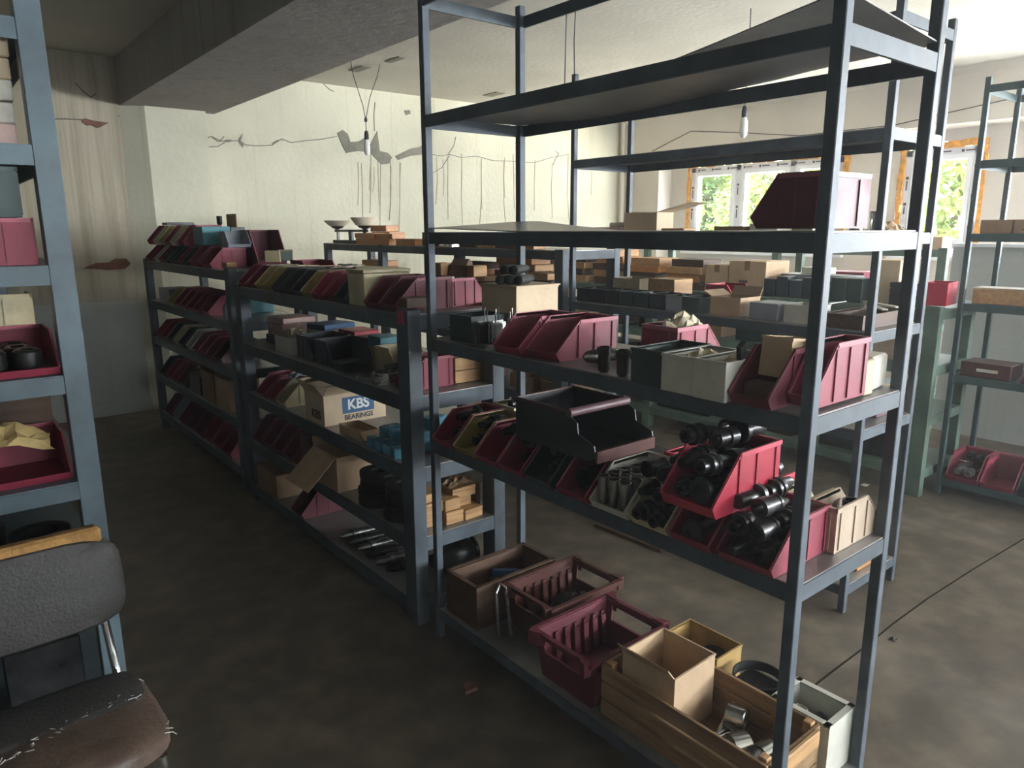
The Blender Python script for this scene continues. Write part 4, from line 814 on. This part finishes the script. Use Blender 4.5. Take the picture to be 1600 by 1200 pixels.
row(1.53, 6.1, -.2, z, [maroon, grey_p, maroon, maroon, maroon, red, red, red], 'on the lowest shelf of the far rack', W=.17, Hh=.15)

# ================================================================== back long rack (G)
z = GZ[4]
x, y = 3.0, 5.93
sc_parts = [('beam_arm', M().box(-.05, -.3, .1, -.03, .3, .12).box(-.05, -.03, 0, -.03, .03, .11), steel_d), ('base', M().box(-.09, -.26, 0, .05, .26, .03).box(-.05, -.26, .03, -.03, -.24, .14).box(-.05, .24, .03, -.03, .26, .14), steel_d)]
for s, nm in ((-1, 'bowl'), (1, 'bowl')):
    sc_parts.append((nm, M().lathe([(.05, .15), (.075, .155), (.12, .22 if s < 0 else .20), (.116, .22 if s < 0 else .20), (.072, .162), (0, .16)], 24, (-.04, s*.26, 0)).mesh('bowl', True), enamel)); sc_parts.append(('pan_holder', M().lathe([(.01, .12), (.055, .14), (.06, .15), (.01, .15)], 12, (-.04, s*.26, 0)), steel_d))
thing('weighing_scale', sc_parts, (3.04, 5.93, z), 0, 'old weighing scale with two cream enamel bowls', 'scale')
ob = [(2.93, 5.44, 0, .12, .3, .05), (2.93, 5.46, .052, .12, .3, .04), (3.09, 5.44, 0, .14, .3, .1), (3.08, 5.48, .103, .12, .26, .05), (2.93, 5.17, 0, .12, .25, .045), (2.94, 5.15, .048, .12, .28, .04), (2.93, 4.82, 0, .1, .28, .05)]
for k, (x, y, dz, a, b, c) in enumerate(ob): box(x, y, z+dz, a, b, c, wood_o, 'orange varnished wooden box beside the weighing scale', name='wooden_box', cat='wooden box', lid=k % 2 == 0, group='orange wooden boxes beside the scale')
box(2.96, 4.5, z, .12, .22, .1, wood_d, 'dark wooden box beside a bright vise on the long back rack', name='wooden_box', cat='wooden box')
thing('small_vise', [('jaw', M().box(-.03, -.05, 0, .03, .05, .03).box(-.03, -.05, .03, .03, -.02, .07).box(-.03, .01, .03, .03, .04, .07), steel_b), ('screw', M().tube([(0, -.05, .045), (0, .1, .045)], .008, 8), steel)], (2.93, 4.28, z), 0, 'small bright vise on the top shelf of the long back rack', 'vise')
for k in range(4): box(2.95, 4.05-.2*k, z, .1, .18, .025+.01*(k % 2), (wood_d, wood, wood_d, wood_o)[k], 'thin wooden board on top of the long back rack, %s from the bright vise' % ORD[k], name='board', cat='board')
z = GZ[3]
for k in range(7): thing('tapered_arbor', [('body', cm('arbor', lambda: M().lathe([(0, 0), (.02, 0), (.025, .03), (.035, .035), (.035, .07), (.02, .09), (0, .09)], 12), True), steel_d)], (2.92+.06*(k % 2), 6.0-.055*k, z), 0, 'black knurled arbor standing in a row on the long back rack', 'arbor', 'arbors on the long back rack')
for k in range(3): box(2.98, 5.4, z+.046*k, .14, .36, .045, wood_o if k else wood_d, 'orange lidded case, %s' % ('lowest of three by the arbors', 'middle of three by the arbors', 'topmost of three by the arbors')[k], name='wooden_box', cat='wooden box')
thing('cardboard_sheet', [('sheet', M().box(-.06, -.09, 0, .06, .12, .004), paper)], (2.98, 5.0, z), 0, 'pale paper sheet on the shelf below the scale', 'paper'); box(2.93, 4.75, z, .08, .12, .05, wood, 'small wooden box alone below the scale', name='wooden_box', cat='wooden box')
stk = [(3.0, 4.05, 4, .15, .34), (3.05, 3.62, 5, .16, .36), (2.98, 3.3, 3, .15, .2)]
for s, (x, y, n, a, b) in enumerate(stk):
    for k in range(n): box(x+.01*(k % 2), y+.02*(k % 3), z+.042*k, a, b, .04, (wood_d, wood, wood_o)[(k+s) % 3], 'flat wooden case, %s from the bottom in the %s stack behind the pale carton' % (ORD[k], ORD[s]), name='wooden_case', cat='wooden box')
z = GZ[1]
for k, (y, n) in enumerate(((3.5, 2), (3.2, 2), (4.0, 2))):
    for j in range(n): box(3.02, y, z+.09*j, .2, .24-.05*j, .088, carton_d if k != 2 else wood_d, '%s brown carton in the %s low pile of the long back rack' % (('lower', 'upper')[j], ('second', 'first', 'third')[k]), cat='carton')
z = GZ[2]
for k in range(5): box(3.02, 3.35+.42*k, z, .2, .3, .12, (steel_d, wood_d, navy, carton_d, steel_d)[k], '%s box on the shaded middle shelf of the long back rack' % ('black metal', 'dark wooden', 'navy', 'brown card', 'farther black metal')[k], name='storage_box', cat='box')

# ================================================================== second thin frame (C)
z = CZ[3]
bx = open_box(2.99, 2.55, z, .13, .22, .10, carton_p, 'pale carton standing at eye level on the second thin frame', 0, ((3, .2, .22),), .004)
box(2.96, 2.78, z, .12, .24, .028, pink_paper, 'flat pinkish box beside the pale eye-level carton', name='flat_box', cat='box'); thing('card_piece', [('tube', M().lathe([(.014, 0), (.014, .1), (.01, .1), (.01, 0), (.014, 0)], 10), paper)], (2.95, 2.78, z+.04), 0, 'small rolled paper on the flat pinkish box', 'paper roll', rot=(PI/2, .2, .3))
box(2.95, 2.32, z, .1, .14, .022, wood, 'small wooden slat box at eye level', name='wooden_box', cat='wooden box')
box(2.95, 2.0, z, .1, .16, .03, carton_d, 'brown low box at eye level before the wide window', name='flat_box', cat='box'); box(2.97, 1.83, z, .12, .14, .04, paper, 'flat parts tray at eye level before the wide window', name='parts_tray', cat='tray'); sbin(3.1, 1.72, z, PI, cream, 'small cream bin at eye level partly behind the maroon bin', .13, .1, .1)
for k, (px, h) in enumerate(((1378, .1), (1390, .085))): thing('tin_can', [('can', M().lathe([(0, 0), (.028, 0), (.03, .004), (.028, .008), (.028, h-.008), (.03, h-.004), (.026, h), (.026, .01), (0, .01)], 18).mesh('can', True), steel_b)], (2.92+.05*k, 1.42-.055*k, z), 0, 'bright tin can at the window end at eye level, %s' % ('the taller' if k == 0 else 'the shorter'), 'can')
thing('bagged_parcel', [('crumple', M().crumple(.1, .06, .05, 33, 8), carton)], (3.14, 1.40, z), 0, 'crumpled brown paper parcel beside the tin cans', 'parcel')
z = CZ[2]
for k in range(8): open_box(2.95, 2.90-.105*k, z, .16, .098, .072, (navy, navy, black_p, green_d, green_d, navy, grey_p, green_d)[k], 'small dark metal tray bin, %s from the far end of the second thin frame' % ORD[k], 0, (), .003, 'tray_bin', 'bin')
for k in range(5): thing('wire_part', [('crumple', M().crumple(.045, .028, .03, 50+k, 6), steel_d if k % 2 else steel)], (2.95, 2.90-.2*k, z+.05), 0, 'tangle of small metal parts in a dark tray bin', 'metal parts', 'metal parts in the dark tray bins')
open_box(2.96, 1.98, z, .16, .16, .085, carton, 'brown carton with marks between the dark trays', 0, ((2, .5, .05), (0, 1, .05)), .004)
box(2.95, 1.78, z, .15, .14, .075, grey_p, 'greyish box after the marked brown carton', cat='box', name='small_box'); open_box(2.96, 1.62, z, .15, .13, .075, white_p, 'off-white box with a black spot on the second thin frame', 0, ((3, .25, .07),), .004, 'open_tub', 'tub')
open_box(3.19, 2.8, z, .16, .2, .12, cream, 'cream box at the back of the second thin frame, far end', 0, (), .004, 'open_box', 'box')
box(3.19, 2.55, z, .16, .18, .13, wood, 'pale wooden box at the back of the second thin frame', name='wooden_box', cat='wooden box')
sbin(3.18, 2.15, z, -S2Z, bright_red, 'bright red bin at the back behind the dark trays', .2, .16, .12)
open_box(3.08, 1.42, z, .42, .17, .055, wood_d, 'shallow wooden drawer holding white slats at the window end', 0, (), .012, 'wooden_tray', 'tray')
for k in range(3): thing('white_strip', [('strip', M().box(-.12, -.012, 0, .12, .012, .006), paper)], (3.1+.05*k, 1.42, z+.058+.007*k), .5+.25*k, 'white slat lying across the shallow wooden drawer', 'slat', 'slats in the wooden drawer')
z = CZ[1]
for k in range(4): box(3.0, 2.8-.3*k, z, .2, .2, .1-.02*(k % 2), (wood_d, wood, carton_d, wood_d)[k], '%s box on the waist-high shelf of the second thin frame' % ('far dark wooden', 'pale wooden', 'brown card', 'near dark wooden')[k], name='storage_box', cat='box')
box(3.15, 1.40, z, .12, .12, .12, mauve, 'lilac box at the window end of the waist-high shelf', name='small_box', cat='box'); box(3.24, 1.37, z, .05, .1, .12, carton_p, 'pale box standing beside the lilac one', name='small_box', cat='box')
z = CZ[0]
box(3.08, 1.40, z, .14, .16, .13, wood_o, 'ornate orange-brown wooden box on the lowest shelf at the window end', name='wooden_box', cat='wooden box'); box(3.2, 1.39, z, .09, .15, .135, carton_p, 'pale wooden box beside the ornate orange-brown one', name='wooden_box', cat='wooden box')
box(3.05, 2.0, z, .24, .3, .16, steel_d, 'dark box in the shade on the lowest shelf of the second thin frame', name='storage_box', cat='box')

# ================================================================== green rack (D)
z = DZ[3]
box(4.72, 3.25, z, .24, .2, .2, carton, 'brown carton on the green rack beside its larger twin', name='carton', tape=carton_d); box(4.74, 2.99, z, .3, .3, .235, carton, 'large tan carton with a printed patch on the green rack', tape=carton_d)
thing('carton_label', [('patch', M().box(0, 0, 0, .002, .07, .05), mauve)], (4.586, 2.98, z+.05), 0, 'small grey and pink printed patch on the large tan carton', 'label')
box(4.75, 2.055, z, .22, .18, .27, carton_p, 'tall pale carton with wood-like sides on the green rack', cat='carton')
for k in range(5): box(4.64, 2.80-.095*k, z, .12, .085, .12+.02*(k % 2), navy, 'dark blue-grey machined block, %s in the row after the large carton' % ORD[k], name='steel_block', cat='block', rz=.06*(k % 3-1))
box(4.85, 2.57, z+.0, .2, .5, .15, grey_p, 'pale grey tray behind the dark blocks', name='parts_tray', cat='tray'); box(4.86, 2.6, z+.152, .1, .2, .045, white_p, 'small white box on the pale grey tray', name='small_box', cat='box')
for k in range(2): box(4.66, 2.31-.105*k, z, .16, .1, .15, green_d, 'dark green upright box before the tall pale carton, %s' % ('the farther' if k == 0 else 'the closer'), name='storage_box', cat='box')
for k in range(4): box(4.67, 1.90, z+.036*k, .2, .17, .034, black_p, 'black flat case, %s' % ('lowest in the pile by the red crate', 'second in the pile by the red crate', 'third in the pile by the red crate', 'topmost in the pile by the red crate')[k], name='flat_case', cat='case')
open_box(4.66, 1.735, z+.02, .2, .13, .13, bright_red, 'small red crate with a white tag at the end of the green rack', .1, (), .005, 'small_crate', 'crate')
for s, (x, y, n) in enumerate(((4.70, 5.62, 4), (4.71, 5.21, 5), (4.70, 4.79, 4), (4.72, 4.37, 5), (4.70, 3.96, 4), (4.72, 3.555, 4))):
    for k in range(n): box(x+.015*(k % 2), y+.02*((k*2) % 3-1), z+.058*k, .24, .34-.04*(k % 2), .056, (wood_d, wood_o, wood, wood_d, wood)[(k+s) % 5], 'wooden instrument case, level %s in the %s pile of the green rack' % (ORD[k], ORD[s]), name='wooden_case', cat='wooden box')
rr = random.Random(44)
z = DZ[2]
for k in range(8): box(4.70, 1.95+.46*k, z, .26, .34, rr.uniform(.1, .19), (tan, steel_d, green_d, carton_d, steel_d, wood_d, carton, steel_d)[k], '%s box on the second shelf of the green rack, %s from its window end' % (('pale tan', 'black', 'dark green', 'brown card', 'black metal', 'dark wood', 'tan card', 'sooty')[k], ORD[k]), name='storage_box', cat='box')
for k in range(10): thing('cutter_bar', [('bar', cm('cbar', lambda: M().lathe([(0, 0), (.014, 0), (.014, .2), (.022, .205), (.022, .23), (0, .23)], 10), True), steel if k % 3 == 0 else steel_d)], (4.54, 2.3+.07*k, z+.2), 0, 'steel cutter bar lying on the boxes of the green rack', 'cutter bar', 'cutter bars on the green rack', rot=(PI/2, .0, PI/2+.1))
z = DZ[1]
box(4.68, 1.83, z, .2, .14, .15, wood_o, 'orange wooden box on the third shelf of the green rack at its window end', name='wooden_box', cat='wooden box')
for k in range(6): box(4.72, 2.3+.5*k, z, .28, .36, rr.uniform(.1, .2), (steel_d, green_d, carton_d, steel_d, wood_d, navy)[k], '%s box on the third shelf of the green rack' % ('sooty', 'dark green', 'brown card', 'black metal', 'dark wooden', 'navy')[k], name='storage_box', cat='box')
z = DZ[0]
for k in range(4): box(4.75, 2.1+.7*k, z, .34, .5, .18, (steel_d, wood_d, steel_d, carton_d)[k], '%s chest on the lowest shelf of the green rack' % ('black', 'dark wooden', 'sooty metal', 'brown')[k], name='storage_chest', cat='chest')

# ================================================================== window-side frame (E)
z = EZ[3]
for k in range(2):
    q = box(4.79, 1.50-.165*k, z, .2, .155, .075, carton_d, 'brown carton on the window-side frame, %s' % ('plain one at its corner' if k == 0 else 'with handwriting on its side'), cat='carton')
    if k:
        for j in range(3): obj('writing', M().box(-.1012, -.05+.035*j, .02, -.1002, -.03+.035*j, .024).box(-.1012, -.06+.03*j, .045, -.1002, -.04+.03*j, .048), ink, q)
thing('jack_stand', [('frame', M().tube([(0, -.04, 0), (0, -.05, .12)], .005, 6).tube([(0, .04, 0), (0, .05, .13)], .005, 6).tube([(0, -.05, .05), (0, .05, .055)], .004, 6).tube([(0, -.05, .09), (0, .06, .085)], .004, 6), steel_d), ('knob', M().lathe([(0, 0), (.012, 0), (.012, .02), (0, .02)], 10, (0, .05, .13)), steel_d)], (4.80, 1.30, z+.076), 0, 'rusty wire stand on the brown cartons', 'stand')
z = EZ[2]
wl = bpy.data.objects.new('plank_box', None); COL.objects.link(wl); wl.location = (4.82, 1.28, z+.0015); wl['label'] = 'long low plank box on the window-side frame under a steel fixture'; wl['category'] = 'box'; LABELS[wl['label']] = [('plank_box', None)]
for s in (-1, 1): plank(wl, 'plank', s*.1-.006, -.3, .0, s*.1+.006, .3, .085, wood)
for s in (-1, 1): plank(wl, 'plank', -.094, s*.294-.006, .0, .094, s*.294+.006, .08, carton)
plank(wl, 'plank', -.094, -.288, .0, .094, .288, .008, wood_d)
thing('steel_fixture', [('base', M().box(-.04, -.04, 0, .04, .04, .05), steel), ('head', M().lathe([(.012, -.04), (.035, -.04), (.035, .04), (.012, .04), (.012, -.04)], 16, (0, 0, .085), (1, 0, 0)), steel), ('cap', M().box(-.03, -.03, .12, .03, .03, .135), steel)], (4.80, 1.24, z+.087), 0, 'round steel fixture standing on the long plank box', 'fixture')
thing('paper_sheet', [('sheet', M().box(-.08, -.14, 0, .08, .14, .003), paper)], (4.82, 1.45, z+.087), .05, 'white sheet lying on the long plank box', 'paper')
z = EZ[1]
box(4.80, 1.46, z, .2, .26, .085, brown_red, 'brown-red drawer box with a pale label on the window-side frame', name='drawer_box', cat='box'); thing('paper_label', [('label', M().box(0, -.055, 0, .001, .055, .018), paper)], (4.698, 1.45, z+.035), 0, 'pale label strip on the brown-red drawer box', 'label')
sbin(4.82, 1.17, z, PI, maroon, 'maroon bin of small parts beside the brown-red drawer box', .28, .22, .1)
heap(4.80, 1.17, z, PI, .22, .16, .1, 6, 'small part in the maroon bin beside the drawer box', 'parts in the maroon bin', 61)
z = EZ[0]
for k, (c, lab) in enumerate(((red, 'red bin of scraps at the corner of the lowest window-side shelf'), (red, 'empty-looking red bin second on the lowest window-side shelf'), (black_p, 'black bin of hooks third on the lowest window-side shelf'), (mauve, 'mauve bin at the picture edge of the lowest window-side shelf'))):
    sbin(4.81, 1.50-.185*k, z, PI, c, lab, .28, .17, .16)
heap(4.79, 1.50, z+.02, PI, .22, .13, .1, 6, 'scrap part in the corner red bin', 'scrap in the corner red bin', 62, (steel_d, steel)); heap(4.79, 1.13, z+.02, PI, .22, .13, .1, 6, 'hook-like part in the black bin', 'parts in the black bin', 63, (steel_d, steel))
thing('paper_scrap', [('scrap', M().box(-.03, -.012, 0, .03, .012, .003), paper)], (4.73, 1.52, z+.12), .6, 'white scrap lying in the corner red bin', 'paper scrap', rot=(.1, .2, .6))
# low rack under the windows (H)
z = HZ[2]
for k in range(10): box(6.72, 2.6+.3*k, z, .2, .22, rr.uniform(.05, .13), (carton, wood, steel_d, carton_d, paper, grey_p, wood_d, carton, steel_d, wood)[k], '%s box on the rack under the windows, %s from its window end' % (('tan', 'pine', 'black', 'brown', 'white', 'grey', 'dark wood', 'tan card', 'sooty', 'pale wood')[k], ORD[k]), name='storage_box', cat='box')
z = HZ[1]
for k in range(5): box(6.74, 2.7+.6*k, z, .3, .4, rr.uniform(.2, .4), (steel_d, red, carton_d, navy, steel_d)[k], '%s box on the lower shelf under the windows' % ('black', 'red', 'brown', 'navy', 'sooty')[k], name='storage_box', cat='box')

# ================================================================== blue rack (F)
yy = 2.38+.16
z = FZ[6]
open_box(.12, yy, z, .26, .2, .14, white_p, 'white slotted basket at the top of the blue-grey rack', 0, (), .004, 'basket', 'basket')
z = FZ[5]
for k in range(5): box(.13+.004*k, yy+.01*(k % 2), z+.056*k, .27-.01*k, .22, .053, (pink_paper, paper, paper, carton_p, carton_p)[k], 'paper parcel in the stack on the blue-grey rack, %s from the bottom' % ORD[k], name='parcel', cat='parcel', rz=.03*(k-2))
z = FZ[4]
sbin(.13, yy, z, S2Z, red, 'red bin carrying a dark teal bin on the blue-grey rack', .24, .27, .125); sbin(.12, yy+.01, z+.13, S2Z, green_d, 'dark teal bin stacked on the red one of the blue-grey rack', .24, .25, .13)
z = FZ[3]
sbin(.12, yy+.0, z+.001, -S2Z, red, 'red bin of steel couplings on the blue-grey rack', .30, .32, .115); sbin(.12, yy+.27, z+.0, S2Z, cream, 'cream bin standing behind the bin of couplings', .2, .29, .21)
rd = random.Random(9)
for k in range(9): thing('coupling', [('body', cm('coupling', lambda: M().lathe([(.018, 0), (.034, 0), (.036, .01), (.036, .045), (.03, .05), (.018, .05), (.018, 0)], 18), True), steel if k % 3 == 0 else steel_d)], (.035+.085*(k % 3)+rd.uniform(-.01, .01), yy-.07+.08*(k//3), z+.022), 0, 'steel coupling in the red bin of the blue-grey rack', 'coupling', 'couplings in the red bin', rot=(rd.uniform(.05, .25), 0, rd.uniform(-.3, .3)))
z = FZ[2]
sbin(.125, yy, z, -S2Z, red, 'red bin of yellow paper on the blue-grey rack', .26, .3, .125)
thing('oil_paper', [('crumple', M().crumple(.12, .09, .09, 71, 9), yel_paper)], (.12, yy-.0, z+.09), 0, 'crumpled yellow oil paper in the red bin of the blue-grey rack', 'paper'); box(.1, yy+.25, z, .36, .14, .24, wood_d, 'dark brown wooden box behind the yellow paper', name='wooden_box', cat='wooden box')
z = FZ[1]
ring('flange', .1, .05, .06, (.04, yy-.04, z), steel, 'bright flange at the edge of the blue-grey rack', 'flange'); ring('flange', .075, .07, .04, (.19, yy+.06, z), steel, 'stepped steel hub behind the bright flange', 'hub'); ring('flange', .085, .04, .05, (.19, yy+.06, z+.072), steel_d, 'dark cap ring on the stepped steel hub', 'ring'); ring('flange', .06, .12, .03, (.05, yy+.17, z), steel_d, 'tall dark hub at the back of the blue-grey rack', 'hub')
z = FZ[0]
box(.14, yy, z, .2, .18, .26, steel_d, 'dark metal casing low in the blue-grey rack', name='casing', cat='casing'); box(-.1, yy, z, .2, .2, .2, green_d, 'dark green casing low in the blue-grey rack', name='casing', cat='casing')
thing('plastic_bag', [('crumple', M().crumple(.1, .08, .07, 81, 9), grey_p)], (.14, yy, z+.262), 0, 'grey plastic bag over the dark casing', 'bag')

# ================================================================== torn chair
def cushion(pts, y0, y1, th, nx=14, bulge=.02):
    return None
def pad(L, W, T, cx=.0, n=12, curve=0.):
    """rounded cushion: superellipse plan, bulging top; x width L, y depth W"""
    m = M(); rings = [(0, .0), (.9, .0), (1, .25), (1, .7), (.93, .95), (.6, 1.08), (0, 1.12)]; k = 28; vs = []; fs = []
    for s, h in rings:
        for i in range(k):
            a = 2*PI*i/k; c, d = math.cos(a), math.sin(a)
            u = math.copysign(abs(c)**.45, c)*L/2*s; v = math.copysign(abs(d)**.45, d)*W/2*s
            vs.append((u, v+curve*(u/(L/2))**2, T*h))
    for q in range(len(rings)-1):
        for i in range(k): fs.append((q*k+i, q*k+(i+1) % k, (q+1)*k+(i+1) % k, (q+1)*k+i))
    return m.add(vs, fs)
ch = bpy.data.objects.new('chair', None); COL.objects.link(ch); ch.location = (.09, 1.80, 0); ch['label'] = 'torn vinyl chair with chrome legs in front of the blue-grey rack'; ch['category'] = 'chair'; LABELS[ch['label']] = [('chair', None)]
ch.rotation_euler = (0, 0, .04)
seat = obj('seat', pad(.46, .39, .06).mesh('seat', True), fabric_b, ch); seat.location = (0, -.0, .405)
tf = M(); rd = random.Random(2)
for k in range(36):
    u = -.2+.4*k/35; v = .0+.02*math.sin(u*20)+u*.18+rd.uniform(-.008, .008); tf.tube([(u, v, .0655), (u+rd.uniform(-.02, .02), v+rd.uniform(-.015, .015), .068), (u+rd.uniform(-.02, .02), v+rd.uniform(-.02, .02), .064)], .0012, 4)
for k in range(14):
    v = -.15+.28*k/13; tf.tube([(.205, v, .05), (.222, v+rd.uniform(-.01, .01), .045), (.23, v+rd.uniform(-.02, .02), .036)], .0012, 4)
obj('torn_edge', tf, fuzz, seat)['kind'] = 'stuff'
gp = pad(.43, .19, .02).mesh('cover', True); o = obj('worn_cover', gp, fabric, seat); o.location = (-.0, .085, .047)
bk = obj('backrest', pad(.45, .235, .06, curve=0).mesh('back', True), fabric, ch); bk.location = (0, .21, .725); bk.rotation_euler = (PI/2-.18, 0, 0)
ft = obj('exposed_foam', M().box(-.2, .085, -.012, .19, .136, .05).mesh('ef', False, .008), foam_o, bk); ft['label'] = 'exposed orange foam along the top'
for s in (-1, 1):
    obj('leg', M().tube([(s*.19, -.16, .41), (s*.2, -.18, .0)], .012, 8).mesh('leg', True), chrome, ch)
    obj('leg', M().tube([(s*.19, .16, .41), (s*.2, .22, .0)], .012, 8).mesh('leg', True), chrome, ch)
    obj('back_support', M().tube([(s*.17, .05, .405), (s*.18, .17, .41), (s*.185, .2, .46), (s*.175, .215, .62), (s*.165, .205, .72)], .011, 8).mesh('sup', True), chrome, ch)
for l, v in LABELS.items():
    if len(v) > 1 and any(g is None for _, g in v): print('DUP LABEL', l, v[:3])
